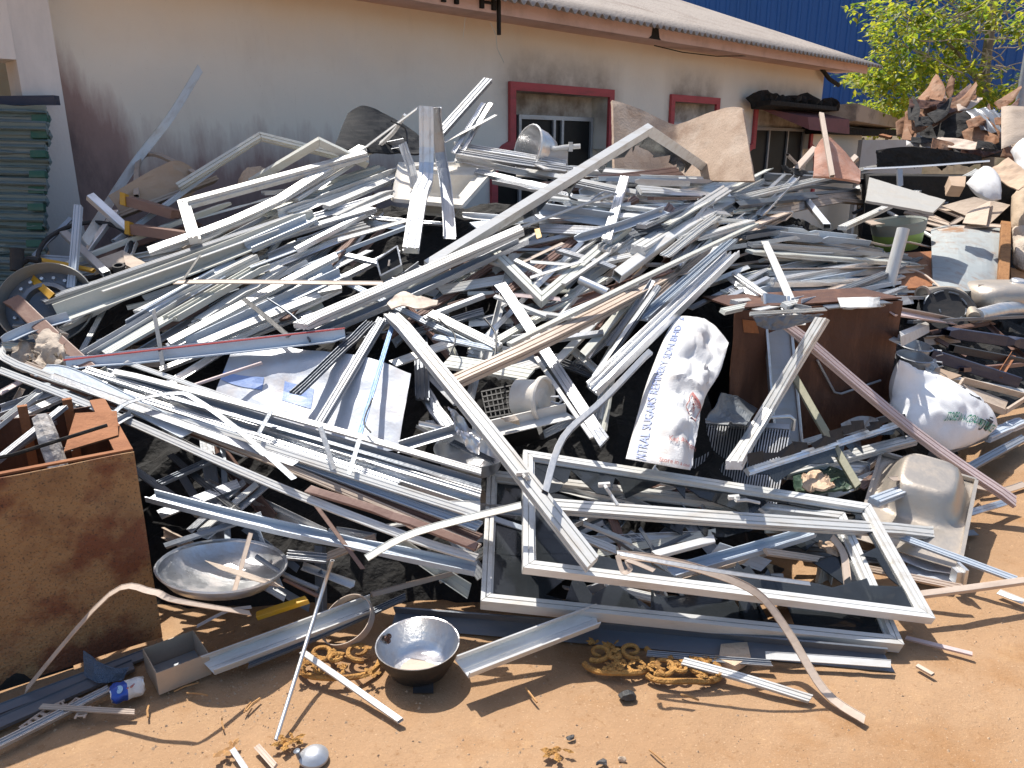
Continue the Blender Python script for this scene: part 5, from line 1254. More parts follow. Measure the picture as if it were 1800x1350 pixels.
fr, bk = pillow(coons(t, b, [t[0], b[0]], [t[-1], b[-1]], 14, 10), .08, .012, 6); vs, fs = sheet_mesh(fr, back=bk); o = obj('foam_block', vs, fs, 'sackwhite', None, None, True); tag(o, 'white foam block among cardboard on the right', 'foam block')
t, b = [P(1776, 266, .3), P(1800, 244, .3), P(1830, 240, .3)], [P(1790, 290, .4), P(1805, 310, .4), P(1830, 320, .4)]
fr, bk = pillow(coons(t, b, [t[0], b[0]], [t[-1], b[-1]], 12, 10), .1, .01, 5); vs, fs = sheet_mesh(fr, back=bk); o = obj('plastic_drum', vs, fs, 'sackwhite', None, None, True); tag(o, 'smooth white plastic container cut by the right edge', 'container')
for k, (t, b, m, lb) in enumerate([([(1778, 345), (1800, 328), (1830, 330)], [(1778, 400), (1800, 410), (1830, 408)], 'sackbeige', 'bulging khaki sack at the right edge, upper of two'), ([(1778, 404), (1800, 400), (1830, 402)], [(1780, 462), (1800, 474), (1830, 470)], 'rag', 'dirty white sack at the right edge, below the khaki one')]):
    t, b = px(t, .3), px(b, .35); fr, bk = pillow(coons(t, b, [t[0], t[0].lerp(b[0], .5), b[0]], [t[-1], b[-1]], 20, 20), .12, .03, 8, k); vs, fs = sheet_mesh(fr, back=bk); o = obj('sack', vs, fs, m, None, None, True); tag(o, lb, 'sack')
box_q('carton', 'post_orange', (1776, 470), (1815, 482), (1815, 508), (1778, 500), .12, 'orange-brown carton under the dirty white sack', 'carton', .25)
o = patch('steel_tank', 'tankgrey', [(1636, 400, -.05), (1680, 396, .06), (1758, 398, .0)], [(1640, 500, .05), (1690, 512, .14), (1758, 505, .08)], off=.12, amp=.006, th=.25, nu=20); tag(o, 'grey rust-stained steel tank standing behind the fuel tank', 'tank')
o = build_bar('tube', 'post_orange', 20, [P(1768, 392, .2), P(1762, 505, .3)]); tag(o, 'rusty orange post upright beside the grey steel tank', 'post')
o = build_bar('strip', 'T', 10, [P(1650, 405, .25), P(1735, 396, .25), P(1784, 402, .25)]); tag(o, 'brown strip arched over the rim of the grey steel tank', 'flat strip')
box_q('rusty_sheet', 'rustorange', (1580, 445), (1665, 440), (1660, 500), (1584, 508), .1, 'orange-brown rusty panel left of the grey steel tank', 'panel', .05)
c = P(1578, 412, .12); s = scale_at(dpt(1578, 412)); bu = empty('green_tub', c); tag(bu, 'dusty plastic tub with a bright green side, tipped on the heap', 'tub')
mb = MB(); ax = V((-.14, -.06, 1)).normalized(); mb.lathe([(40 * s, 4 * s), (37 * s, -14 * s), (31 * s, -24 * s), (.001, -24 * s)], c, ax, 30, wob=.05); mb.build('body', 'plastic_green', bu, True)
mb = MB(); mb.lathe([(41 * s, 21 * s), (43 * s, 24 * s), (44 * s, 22 * s), (40.4 * s, 4.2 * s)], c, ax, 30, wob=.05); mb.build('rim_band', 'greygreen', bu, True)
mb = MB(); mb.lathe([(40 * s, 21 * s), (33 * s, -14 * s), (.001, -15 * s)], c, ax, 30); mb.build('lining', 'greygreen', bu, True)
# motorbike fuel tank
t1 = dpt(1750, 520, .3); s = scale_at(t1); c = At(1765, 522, t1); ft = empty('fuel_tank', c); tag(ft, 'dusty silver fuel tank with a round cap at the right edge', 'fuel tank')
mb = MB(); vs = []; N = 24; M_ = 14
for j in range(M_ + 1):
    ph = math.pi * j / M_ - math.pi / 2
    for i in range(N):
        a = 2 * math.pi * i / N; pw = lambda q, e: math.copysign(abs(q) ** e, q)
        x = 70 * s * pw(math.cos(ph), .5) * pw(math.cos(a), .6); y = 34 * s * pw(math.cos(ph), .5) * pw(math.sin(a), .6) * 1.6; z = 27 * s * pw(math.sin(ph), .7)
        x += z * .1; vs.append(c + V((x, y, z)))
fs = [(j * N + i, j * N + (i + 1) % N, (j + 1) * N + (i + 1) % N, (j + 1) * N + i) for j in range(M_) for i in range(N)]; obj('body', vs, fs, 'steel', ft, None, True)
mb = MB(); mb.lathe([(.001, .02), (13 * s, .018), (15 * s, .01), (16 * s, -.01)], c + V((20 * s, -.02, 27 * s)), V((.1, -.15, 1)), 20); mb.build('cap', 'A', ft, True)
o = patch('label_patch', 'board', [(1720, 500, t1 - .085), (1752, 500, t1 - .085)], [(1718, 517, t1 - .1), (1750, 518, t1 - .1)], amp=0, th=.002, parent=ft)
mb = MB(); s = scale_at(5.0); ex = empty('exhaust_pipe', P(1680, 530)); tag(ex, 'bent rusty-grey exhaust pipe with a flanged end beside the fuel tank', 'exhaust')
pts = px([(1622, 516, .25), (1650, 513, .25), (1678, 514, .25), (1697, 530, .27), (1712, 558, .27)]); cv = [curve_pt(pts, i / 16) for i in range(17)]; mb.tube(cv, .040, 14); mb.build('pipe', 'steel_dusty', ex, True)
mb = MB(); dr = (cv[1] - cv[0]).normalized(); mb.lathe([(.04, 0), (.055, 0), (.055, .02), (.04, .02)], cv[0] - dr * .01, dr, 16); mb.build('flange', 'T', ex)
mb = MB(); pts = px([(1716, 556, .26), (1760, 546, .28), (1820, 540, .3)]); mb.tube(pts, [.05, .058, .058], 16); o = mb.build('muffler', 'A', None, True); tag(o, 'long silver muffler below the fuel tank', 'muffler')
c = P(1665, 548, .12); s = scale_at(dpt(1665, 548)); fn = empty('engine_cover', c); tag(fn, 'black finned engine cover beneath the bent exhaust pipe', 'engine part'); ax = V((-.2, -.75, .6)).normalized()
mb = MB(); mb.lathe([(46 * s, -.03), (48 * s, 0), (40 * s, .03), (20 * s, .02), (.001, .02)], c, ax, 30); mb.build('cover', 'rubber', fn, True)
u = ax.cross(V((0, 0, 1))).normalized(); w_ = ax.cross(u); mb = MB()
for k in range(9):
    a0 = .7 * k; rr = (14 + 3.2 * k) * s; mb.tube([c + ax * .034 + (u * math.cos(a0 + q * .16) + w_ * math.sin(a0 + q * .16)) * rr for q in range(4)], .006, 5)
mb.build('fins', 'S', fn)
for k, (a, b, w, m, kd, lb) in enumerate([((1600, 566), (1815, 556), 10, 'S', 'slot', 'thin dark bar lying level below the exhaust pipe'), ((1662, 584), (1815, 606), 32, 'navy', 'tube', 'upper thick navy steel bar at the right edge'), ((1632, 622), (1778, 668), 34, 'navy', 'tube', 'lower thick navy steel bar at the right side'), ((1672, 612), (1800, 636), 22, 'K', 'tube', 'black steel bar between the two navy bars'), ((1690, 650), (1800, 640), 12, 'N', 'tube', 'brown bar behind the lower navy bar')]):
    o = build_bar(kd, m, w, [P(*a, .2), P(*b, .2)], roll=-25); tag(o, lb, 'steel bar', 'dark steel bars at the right edge')
mb = MB(); a = P(1583, 596, .2); b = P(1632, 574, .2); tiltbox(mb, a.lerp(b, .5), (b - a) * .5, (.02, .05, 0), (0, .01, .022)); tiltbox(mb, b + V((-.01, .06, 0)), (.02, .06, .0), (.02, 0, 0), (0, .01, .02)); o = mb.build('corner_bracket', 'W'); tag(o, 'pale folded corner piece beside the brown cabinet', 'bracket')
for k, y in enumerate((632, 612)):
    c = P(1606, y, .16); s = scale_at(dpt(1606, y)); po = empty('metal_pot', c); tag(po, ['lower grey dented pot stacked right of the brown cabinet', 'upper grey dented pot with an open mouth right of the brown cabinet'][k], 'pot', 'stacked grey pots')
    mb = MB(); mb.lathe([(.001, -22 * s), (24 * s, -22 * s), (27 * s, 4 * s), (30 * s, 6 * s), (28 * s, 7 * s), (26 * s, 4 * s), (22 * s, -18 * s), (.001, -19 * s)], c, V((.1, -.15, 1)), 24, wob=.03); mb.build('body', 'G', po, True)
    mb = MB(); h = c + V((26 * s, -.03, 0)); mb.tube([h, h + V((.04, -.03, .0)), h + V((.05, -.03, -.02)), h + V((.01, -.03, -.03))], .005, 6); mb.build('handle', 'G', po)
o = patch('film_bag', 'film', [(1622, 640), (1640, 634), (1646, 645)], [(1626, 664), (1640, 668), (1648, 664)], off=.18, amp=.03, freq=9, th=.004); tag(o, 'scrap of clear plastic bag above the white sack', 'plastic bag')
box_q('cardboard_piece', 'card', (1646, 646), (1690, 660), (1668, 668), (1640, 655), .01, 'folded cardboard piece under the lower navy bar', 'cardboard', .22)
# wooden tray
tr_ = empty('wooden_tray', P(1745, 700)); tag(tr_, 'shallow brown wooden tray lying right of the white sack', 'tray')
q = [P(1692, 676, .12), P(1802, 704, .12), P(1762, 730, .16), P(1678, 698, .16)]; n_ = V((0, -.25, 1)).normalized(); mb = MB(); mb.box(q[3], q[2] - q[3], (q[0] - q[3]), n_ * .008); mb.build('base', 'board', tr_)
for i in range(4):
    a, b = q[i], q[(i + 1) % 4]; mb = MB(); w_ = (b - a).cross(n_).normalized() * -.012; mb.box(a + n_ * .009, b - a - (b - a).normalized() * .013, w_, n_ * .035); mb.build('side', 'board', tr_)
o = build_bar('angle', 'rustorange', 12, [P(1758, 660, .3), P(1782, 622, .3)]); tag(o, 'small rusty bracket standing on the navy bars', 'bracket')

# --- big brown cabinet and grey column
kb = empty('brown_cabinet', G(1420, 830)); tag(kb, 'large rust-brown steel cabinet half buried in the right of the heap', 'cabinet')
c0, c1 = V((*CB0, 0)), V((*CB1, 0)); h1 = .0
for i in range(300):
    q = c1 + V((0, 0, i * .01)); r = q - CAM; yy = 675 - F * (r.dot(V((0, sp, cp)))) / r.dot(V((0, cp, -sp)))
    if yy < 532: h1 = i * .01; break
dd = c1 - c0; bk_ = V((-dd.y, dd.x, 0)).normalized() * .3
g = [[c0 + dd * (i / 24) + V((0, 0, h1 * (1 - j / 20))) for i in range(25)] for j in range(21)]; vs, fs = sheet_mesh(crumple(g, .012, 3, 2), .008); obj('front_panel', vs, fs, 'rustbrown', kb)
mb = MB(); mb.box(c1 + bk_ * .03, bk_ * .97, V((0, 0, h1)), dd.normalized() * -.01); mb.build('side_panel', 'rustbrown', kb); mb = MB(); mb.box(c0 + V((0, 0, h1 + .006)) + bk_ * .02, dd, bk_, V((0, 0, .008))); mb.build('top_panel', 'rustbrown', kb)
mb = MB()
pl = px([(1447, 640, .1), (1478, 698, .12), (1492, 702, .12), (1560, 676, .1)]); pl = [V((p.x, c0.y + (p.x - c0.x) / dd.x * dd.y - .02, p.z)) for p in pl]; mb.tube(pl, .006, 6); mb.build('wire_handle', 'G', kb)
o = patch('white_plate', 'W', [(1472, 524), (1545, 522), (1603, 520)], [(1478, 540), (1540, 540), (1606, 534)], off=.2, amp=.004, th=.006); tag(o, 'flat white plate lying on top of the brown cabinet', 'plate')
gp = [G(1372, 830), G(1418, 830)]; gp[0] += V((0, .02, 0)); gp[1] += V((0, .02, 0)); tcol = dpt(1372, 700, .10); top0, top1 = At(1344, 515, tcol + .02), At(1382, 520, tcol + .02)
lo0, lo1 = At(1366, 800, tcol - .12), At(1408, 800, tcol - .12)
g = coons([top0, top1], [lo0, lo1], [top0, lo0], [top1, lo1], 6, 30); o = empty('grey_column', lo0); tag(o, 'tall grey folded column standing in front of the brown cabinet', 'column'); vs, fs = sheet_mesh(g, .05); obj('face', vs, fs, 'G', o)
for k, sd in enumerate((-1, 1)):
    a, b = (top0, lo0) if sd < 0 else (top1, lo1); mb = MB(); mb.tube([a + V((sd * .006, -.012, 0)), b + V((sd * .006, -.012, 0))], .007, 6); mb.build('edge_fold', 'A', o)
# louvre sheet hanging under the thin white bar
o = patch('torn_louvre', 'S', [(1322, 556), (1380, 554), (1446, 552)], [(1330, 572), (1365, 580), (1430, 562)], off=.28, amp=.02, freq=12, th=.004); tag(o, 'torn dark louvre strip hanging from the thin white bar', 'louvre')
o = patch('brick_piece', 'rustorange', [(1306, 562), (1328, 564)], [(1308, 584), (1334, 586)], off=.0, amp=.01, th=.06); tag(o, 'broken red-brown brick chunk above the sugar sack', 'brick')
o = patch('dark_sheet', 'tarp', [(1268, 690), (1300, 700), (1330, 720)], [(1240, 740), (1270, 745), (1310, 750)], off=.02, amp=.02, th=.004); tag(o, 'dark plastic sheet bulging behind the sugar sack', 'plastic sheet')
# --- radiator
t1 = dpt(1300, 800, .1) + .22; rd = empty('radiator', At(1300, 880, t1)); tag(rd, 'grey finned radiator standing behind the white angled profile', 'radiator')
q = [At(1222, 748, t1 + .28), At(1386, 760, t1 + .22), At(1362, 890, t1 - .05), At(1205, 868, t1)]
g = coons([q[0], q[1]], [q[3], q[2]], [q[0], q[3]], [q[1], q[2]], 2, 2); vs, fs = sheet_mesh(g, .02); obj('core', vs, fs, 'K', rd)
mb = MB(); N = 34; nn = (q[1] - q[0]).cross(q[3] - q[0]).normalized(); nn = nn if nn.y < 0 else -nn
for i in range(N + 1):
    a, b = q[0].lerp(q[1], i / N), q[3].lerp(q[2], i / N); mb.box(a + nn * .003, (q[1] - q[0]) / N * .42, b - a, nn * .012)
mb.build('fins', 'G', rd)
mb = MB(); mb.box(q[0] + nn * .0 - (q[3] - q[0]).normalized() * .0, q[1] - q[0], -(q[3] - q[0]).normalized() * .03, nn * .02); mb.build('header', 'G', rd)
mb = MB(); a = q[1] - (q[3] - q[0]).normalized() * .06; mb.tube([a + nn * .02 - V((.10, 0, -.01)), a + V((-.0, 0, .015)) + nn * .02, a + V((.02, 0, 0)) + nn * .02, a + V((.02, 0, -.05)) + nn * .02], .009, 8); mb.build('pipe', 'A', rd, True)
# --- sugar sack with its printing
t = px([(1186, 556, -.05), (1212, 556, -.02), (1244, 566, 0), (1281, 602, 0)], .20); b = px([(1100, 806, .02), (1150, 815, .06), (1190, 822, .06), (1214, 826, .02)], .16)
lf = px([(1186, 556, -.05), (1160, 612), (1136, 676), (1116, 746), (1100, 806, .02)], .2); rt_ = px([(1281, 602), (1262, 660), (1236, 702), (1222, 760), (1214, 826, .02)], .2)
fr, bk = pillow(coons(t, b, lf, rt_, 56, 72), .022, 0); fr = crumple(fr, .050, 3.6, 7, edge=False, k=1); fr = folds(fr, .085, 4.2, 4, k=1); fr = folds(fr, .034, 9, 8, k=1); fr = crumple(fr, .0025, 26, 3, edge=False, k=1); vs, fs = sheet_mesh(fr, back=bk); sk = obj('sugar_sack', vs, fs, 'sackwhite', None, None, True); tag(sk, 'crumpled white woven sugar sack with blue capital letters down its side', 'sack')
text_on(fr, "NTRAL SUGARS REFINERY SDN.BHD.  A", 'blueprint', sk, .235, .985, (.04, -.95), (-.150, -.006), bold=.012, off=.004)
text_on(fr, "KEEP", 'redprint', sk, .80, .60, (.12, .03), (-.02, -.035), bold=.01, off=.007); text_on(fr, "DRY", 'redprint', sk, .78, .645, (.10, .03), (-.02, -.03), bold=.01, off=.007)
def line_on(g, pts, w, m, par, name='printed_frame'):
    vs = []; fs = []
    for (a, b) in zip(pts, pts[1:]):
        N = 8; a = V((a[0], a[1])); b = V((b[0], b[1])); d_ = (b - a).normalized(); n_ = V((-d_.y, d_.x)) * w; o_ = len(vs)
        for i in range(N + 1):
            c_ = a.lerp(b, i / N)
            for sg in (-1, 1): p = grid_at(g, c_.x + n_.x * sg, c_.y + n_.y * sg); vs.append(p + (CAM - p).normalized() * .006)
        fs += [(o_ + 2 * i, o_ + 2 * i + 2, o_ + 2 * i + 3, o_ + 2 * i + 1) for i in range(N)]
    return obj(name, vs, fs, m, par)
line_on(fr, [(.74, .57), (.97, .60), (.93, .69), (.70, .66), (.74, .57)], .006, 'redprint', sk)
text_on(fr, "Keep away from d", 'redprint', sk, .50, .875, (.46, .0), (-.0, -.034), bold=.012, off=.008); text_on(fr, "Store in a cool", 'redprint', sk, .40, .985, (.48, .0), (-.0, -.034), bold=.012, off=.008)
# white sack lying on the right
t = px([(1582, 632), (1622, 664), (1680, 694), (1742, 738)], .22); b = px([(1564, 716), (1600, 750), (1640, 775), (1670, 792)], .16); lf = px([(1582, 632), (1572, 670), (1564, 716)], .2); rt_ = px([(1742, 738), (1748, 756), (1710, 780), (1670, 792)], .18)
fr, bk = pillow(coons(t, b, lf, rt_, 50, 40), .10, 0); fr = crumple(fr, .03, 3, 5, edge=False); fr = folds(fr, .022, 5, 3); vs, fs = sheet_mesh(fr, back=bk); sk2 = obj('white_sack', vs, fs, 'sackbright', None, None, True); tag(sk2, 'stuffed smooth white sack with a dustbin sign, lying on the right', 'sack')
text_on(fr, "STORE IN A COOL DRY PLACE", 'greenprint', sk2, .55, .84, (.40, -.34), (-.034, -.125), bold=.016, off=.006)
line_on(fr, [(.62, .36), (.78, .20)], .014, 'blackprint', sk2, 'printed_line'); line_on(fr, [(.52, .30), (.62, .20)], .012, 'blackprint', sk2, 'printed_line')
line_on(fr, [(.80, .52), (.84, .48), (.87, .60), (.84, .64), (.80, .52)], .006, 'blackprint', sk2, 'bin_sign'); line_on(fr, [(.86, .42), (.90, .55)], .022, 'blackprint', sk2, 'figure_sign'); line_on(fr, [(.845, .395), (.852, .405)], .014, 'blackprint', sk2, 'figure_sign'); line_on(fr, [(.87, .44), (.83, .46)], .008, 'blackprint', sk2, 'figure_sign')
o = patch('clear_film', 'film', [(1476, 746), (1510, 732), (1545, 738)], [(1480, 766), (1512, 762), (1540, 752)], off=.2, amp=.03, freq=12, th=.003); tag(o, 'crumpled clear plastic film on the grey frame below the cabinet', 'plastic film')
o = patch('green_bag', 'baggreen', [(1392, 838), (1440, 822), (1490, 836)], [(1400, 865), (1450, 868), (1500, 862)], off=.1, amp=.03, freq=8, th=.01); tag(o, 'crushed green plastic bag beside the upturned steel sink', 'plastic bag'); 
o = patch('paper_bag', 'card', [(1412, 845), (1432, 832), (1455, 846)], [(1410, 862), (1440, 866), (1466, 862)], off=.2, amp=.04, freq=10, th=.01); tag(o, 'crumpled brown paper on the green bag', 'paper')
o = patch('paper_bag', 'card', [(1436, 955), (1460, 952), (1480, 975)], [(1450, 975), (1470, 985), (1490, 995)], off=.12, amp=.04, freq=12, th=.006); tag(o, 'crumpled brown paper inside the front window frames', 'paper')
# --- upturned stainless sink
t1 = dpt(1600, 880, .1); us = empty('steel_sink', At(1600, 960, t1)); tag(us, 'upturned dusty stainless steel kitchen sink on the sand', 'sink')
q = [At(1545, 797, t1 + .30), At(1718, 848, t1 + .12), At(1688, 1002, t1 - .38), At(1500, 945, t1 - .18)]
nn = (q[1] - q[0]).cross(q[3] - q[0]).normalized(); nn = nn if nn.z > 0 else -nn; N = 40; g = []
for j in range(N + 1):
    row = []
    for i in range(N + 1):
        u, v = i / N, j / N; p = q[0] * (1 - u) * (1 - v) + q[1] * u * (1 - v) + q[2] * u * v + q[3] * (1 - u) * v
        r = ((abs(u - .52) / .44) ** 4 + (abs(v - .34) / .32) ** 4) ** .25; k = max(0, min(1, (1 - r) / .45)); k = k * k * (3 - 2 * k); row.append(p + nn * .115 * k)
    g.append(row)
vs, fs = sheet_mesh(g, .004); obj('bowl', vs, fs, 'steel', us, None, True)
for a, b in ((0, 3), (1, 2), (0, 1)):
    mb = MB(); d_ = q[b] - q[a]; i_ = ((q[0] + q[1] + q[2] + q[3]) / 4 - (q[a] + q[b]) / 2).normalized(); mb.box(q[a] + nn * .003 + d_ * .02, d_ * .96, i_ * .014, nn * .018); mb.build('edge_fold', 'steel', us)
o = patch('bent_sheet', 'sheetmetal', [(1550, 955), (1600, 965), (1690, 985)], [(1580, 985), (1640, 1000), (1695, 1010)], off=.10, amp=.01, th=.004); tag(o, 'bent grey sheet under the upturned steel sink', 'sheet')
o = patch('bent_sheet', 'sheetmetal', [(1600, 975), (1650, 995), (1680, 1015)], [(1590, 1010), (1630, 1018), (1670, 1025)], off=.05, amp=.02, th=.004); tag(o, 'pale crumpled sheet peeping from under the sink edge', 'sheet')
mb = MB(); tiltbox(mb, P(1683, 1012, .12), (.015, 0, 0), (0, .02, 0), (0, 0, .025)); tiltbox(mb, P(1690, 1008, .15), (.006, 0, 0), (0, .03, 0), (0, 0, .03)); o = mb.build('latch_bracket', 'A'); tag(o, 'small silver latch bracket below the corner of the sink', 'bracket')

# --- white sheet metal with blue bands
o, g = patch('sheet_metal', 'sheetmetal', [(408, 616), (470, 606), (560, 618), (640, 628), (722, 656)], [(376, 700, -.09), (450, 738, -.10), (540, 775, -.10), (620, 795, -.10), (700, 792, -.09)], off=.15, amp=.012, freq=3, th=.003, nu=40, nv=24, grid=True, smooth=True); tag(o, 'large bent pale sheet of metal with blue bands in the middle left', 'sheet metal')
def band(g, u0, u1, v0, v1, m, par, bend=0):
    vs = []; N = 14
    for i in range(N + 1):
        for k in range(3): p = grid_at(g, u0 + (u1 - u0) * i / N, v0 + (v1 - v0) * k / 2 + bend * math.sin(math.pi * i / N)); vs.append(p + (CAM - p).normalized() * .003)
    fs = [(i * 3 + k, i * 3 + k + 1, i * 3 + k + 4, i * 3 + k + 3) for i in range(N) for k in range(2)]; obj('blue_band', vs, fs, m, par)
band(g, .0, .26, .46, .60, 'pale_blue', o, .03); band(g, .36, .50, .44, .64, 'pale_blue', o)  # pale blue patches laid just over the sheet
o = patch('shiny_foil', 'alu_bowl', [(790, 722), (812, 730), (846, 775)], [(800, 760), (818, 785), (840, 800)], off=.12, amp=.05, freq=9, th=.006, smooth=True); tag(o, 'mirror-like crumpled metal piece tucked beside the long diagonal profile', 'metal piece')
t1 = dpt(830, 800, .08); s = scale_at(t1); c = At(828, 792, t1); mb = MB(); mb.lathe([(64 * s, .0), (66 * s, .006), (62 * s, .0), (52 * s, -.06), (30 * s, -.09), (.001, -.095)], c, V((.05, -.1, 1)), 36); o = mb.build('metal_basin', 'alu_bowl', None, True); tag(o, 'round aluminium basin half hidden behind the long diagonal profile', 'basin')
# --- milk can and crate
t1 = dpt(950, 705, .15); s = scale_at(t1); c = At(956, 702, t1); ax = V((.86, -.48, .12)).normalized(); cn = empty('metal_can', c); tag(cn, 'round cream aluminium can with its lid facing us, beside the black crate', 'can')
mb = MB(); mb.lathe([(34 * s, -52 * s), (36 * s, -50 * s), (34 * s, -30 * s), (35 * s, -6 * s), (40 * s, -4 * s)], c, ax, 34); mb.build('body', 'ceramic', cn, True)
mb = MB(); mb.lathe([(41 * s, -5 * s), (42 * s, 0), (40 * s, 3 * s), (36 * s, 2 * s), (34 * s, -4 * s), (20 * s, -5 * s), (18 * s, -3 * s), (.001, -3 * s)], c, ax, 34); mb.build('lid', 'ceramic', cn, True)
mb = MB(); h = At(982, 702, t1 - .02); mb.tube([h + V((-.03, 0, .01)), h + V((.0, -.01, .015)), h + V((.012, -.01, 0)), h + V((0, -.01, -.015)), h + V((-.03, 0, -.01))], .005, 6); mb.build('latch', 'G', cn)
ct = empty('plastic_crate', At(890, 730, t1)); tag(ct, 'black plastic grid crate lying in shadow left of the round can', 'crate'); mb = MB()
q = [At(846, 690, t1 + .12), At(928, 672, t1 + .1), At(934, 722, t1 + .02), At(856, 736, t1 + .02)]; nn = (q[1] - q[0]).cross(q[3] - q[0]).normalized(); nn = nn if nn.y < 0 else -nn
for i in range(11): a, b = q[0].lerp(q[1], i / 10), q[3].lerp(q[2], i / 10); mb.box(a, (q[1] - q[0]) * .022, b - a, nn * .008)
for i in range(6): a, b = q[0].lerp(q[3], i / 5), q[1].lerp(q[2], i / 5); mb.box(a + nn * .001, b - a, (q[3] - q[0]) * .05, nn * .008)
mb.build('grid_side', 'crateblack', ct); mb = MB(); mb.box(q[0] - nn * .2, q[1] - q[0], q[3] - q[0], -nn * .01); mb.build('far_side', 'crateblack', ct); mb = MB(); mb.box(q[3] - nn * .19, q[2] - q[3], nn * .19, V((0, 0, -.006))); mb.build('base', 'crateblack', ct)
o = patch('small_parcel', 'rag', [(886, 734), (905, 728)], [(888, 742), (912, 736)], off=.2, amp=.01, th=.03); tag(o, 'small rolled rag lying on the white bar below the crate', 'rag')
# --- square lamp box and bent brown sheet
t1 = dpt(690, 465, .2); lb_ = empty('lamp_box', At(690, 490, t1)); tag(lb_, 'small square lamp box with a glass front below the bent channel', 'lamp'); q = [At(660, 456, t1), At(699, 430, t1 + .03), At(707, 466, t1 - .02), At(668, 486, t1 - .03)]
nn = (q[1] - q[0]).cross(q[3] - q[0]).normalized(); nn = nn if nn.y < 0 else -nn; mb = MB()
for i in range(4): a, b = q[i], q[(i + 1) % 4]; i_ = ((q[0] + q[2]) / 2 - (a + b) / 2).normalized(); mb.box(a + (b - a) * .03, (b - a) * .94, i_ * .008, -nn * .06)
mb.build('housing', 'G', lb_); mb = MB(); mb.box(q[0].lerp(q[2], .08) - nn * .012, (q[1] - q[0]) * .84, (q[3] - q[0]) * .84, -nn * .004); mb.build('glass', 'winglass', lb_)
mb = MB(); tiltbox(mb, (q[0] + q[2]) / 2 - nn * .006, (.004, 0, .0), (0, .003, 0), (.003, 0, .014)); mb.build('bulb', 'A', lb_)
o = patch('bent_sheet', 'T', [(680, 533), (706, 514), (730, 520), (770, 528)], [(688, 543), (712, 538), (735, 544), (768, 536)], off=.3, amp=.01, freq=9, th=.006); tag(o, 'small bent brown grooved sheet under the broad white profile', 'sheet')
o = bar('strip', 'Y', 9, [(944, 402), (948, 418)], 8, label='scrap of yellow tape tied to a rod in the heap'); o.name = 'tape_scrap'
o = bar('strip', 'Y', 8, [(1470, 452), (1503, 457)], 7, label='scrap of yellow tape on the stacked level bars at right'); o.name = 'tape_scrap'
o = patch('blue_basin', 'tealplastic', [(1395, 455), (1425, 450), (1455, 462)], [(1398, 478), (1430, 484), (1455, 476)], off=.03, amp=.01, th=.01); tag(o, 'dark teal plastic basin in shadow under the stacked bars', 'basin')
# --- big shallow dish
t1 = dpt(385, 1010, .15); s = scale_at(t1); c = At(392, 1000, t1); ax = V((.10, .10, .98)).normalized(); ds = empty('shallow_dish', c); tag(ds, 'big shallow aluminium dish in the shadow right of the rusty bin', 'dish')
mb = MB(); s *= .88; mb.lathe([(118 * s, .012), (122 * s, .016), (120 * s, .008), (100 * s, -.03), (70 * s, -.05), (30 * s, -.06), (.001, -.062)], c, ax, 48, wob=.022); mb.build('bowl', 'alu_bowl', ds, True)
mb = MB(); mb.lathe([(119 * s, .012), (123 * s, .020), (124 * s, .014), (121 * s, .008)], c, ax, 48); mb.build('rim', 'A', ds, True)
o = patch('flat_shard', 'board', [(360, 985), (430, 1005), (478, 1022)], [(385, 1000), (440, 1018), (500, 1034)], off=.22, amp=.004, th=.004); tag(o, 'thin beige shard lying in the shallow dish', 'shard')
o = bar('tube', 'Y', 17, [(452, 1083), (540, 1054)], 1, roll=-10, label='short yellow painted board end in the shadow by the wide white channel')
o = bar('pipe', 'S', 9, [(450, 978), (500, 1010), (560, 1036)], 2, label='dark iron pipe lying in shadow right of the shallow dish')
o = bar('pipe', 'N', 8, [(500, 1018), (560, 1048)], 2, label='rusty brown pipe end just below the dark iron pipe')
# --- ring band
c = Z(611, 1092, .07); s = scale_at((c - CAM).dot(VFW)); ax = V((-.35, -.45, .82)).normalized(); r0 = 47 * s; mb = MB(); mb.lathe([(r0, -.014), (r0 * 1.03, -.014), (r0 * 1.03, .014), (r0, .014), (r0, -.014)], c, ax, 44, wob=.03); o = mb.build('metal_hoop', 'T', None, True); tag(o, 'brown flat metal hoop leaning over the dark track', 'hoop')
# --- cooking pot
c = G(738, 1178); s = scale_at((c - CAM).dot(VFW)); wk = empty('cooking_pot', c); tag(wk, 'round aluminium cooking pot, sooty outside, standing on the sand', 'pot')
k = 72 * s; hh = k * .80
mb = MB(); mb.lathe([(.001, .004), (k * .62, .004), (k * .70, hh * .12), (k * .80, hh * .35), (k * .96, hh * .72), (k * .985, hh)], c, (-.02, -.05, 1), 56, wob=.012); mb.build('outside', 'sootpot', wk, True)
mb = MB(); mb.lathe([(k * .99, hh), (k * 1.0, hh * 1.03), (k * .97, hh * 1.02), (k * .945, hh * .72), (k * .79, hh * .36), (k * .69, hh * .14), (k * .6, hh * .07), (.001, hh * .06)], c, (-.02, -.05, 1), 56, wob=.012); mb.build('inside', 'alu_bowl', wk, True)
mb = MB()
for (a, z_) in ((2.62, .80), (2.78, .84), (2.70, .70)):
    d_ = V((math.cos(a), math.sin(a), 0)); rr = k * (.955 if z_ > .72 else .93); mb.lathe([(.001, .004), (.007, .004), (.009, 0)], c + d_ * (rr - .006) + V((0, 0, hh * z_)), -d_ + V((0, 0, .3)), 10)
mb.build('rivet', 'rustbrown', wk)
mb = MB(); mb.lathe([(.001, .002), (k * .55, .002), (k * .5, -.001)], c + V((.01, -.01, hh * .065)), (0, 0, 1), 24); mb.build('rust_puddle', 'T', wk)
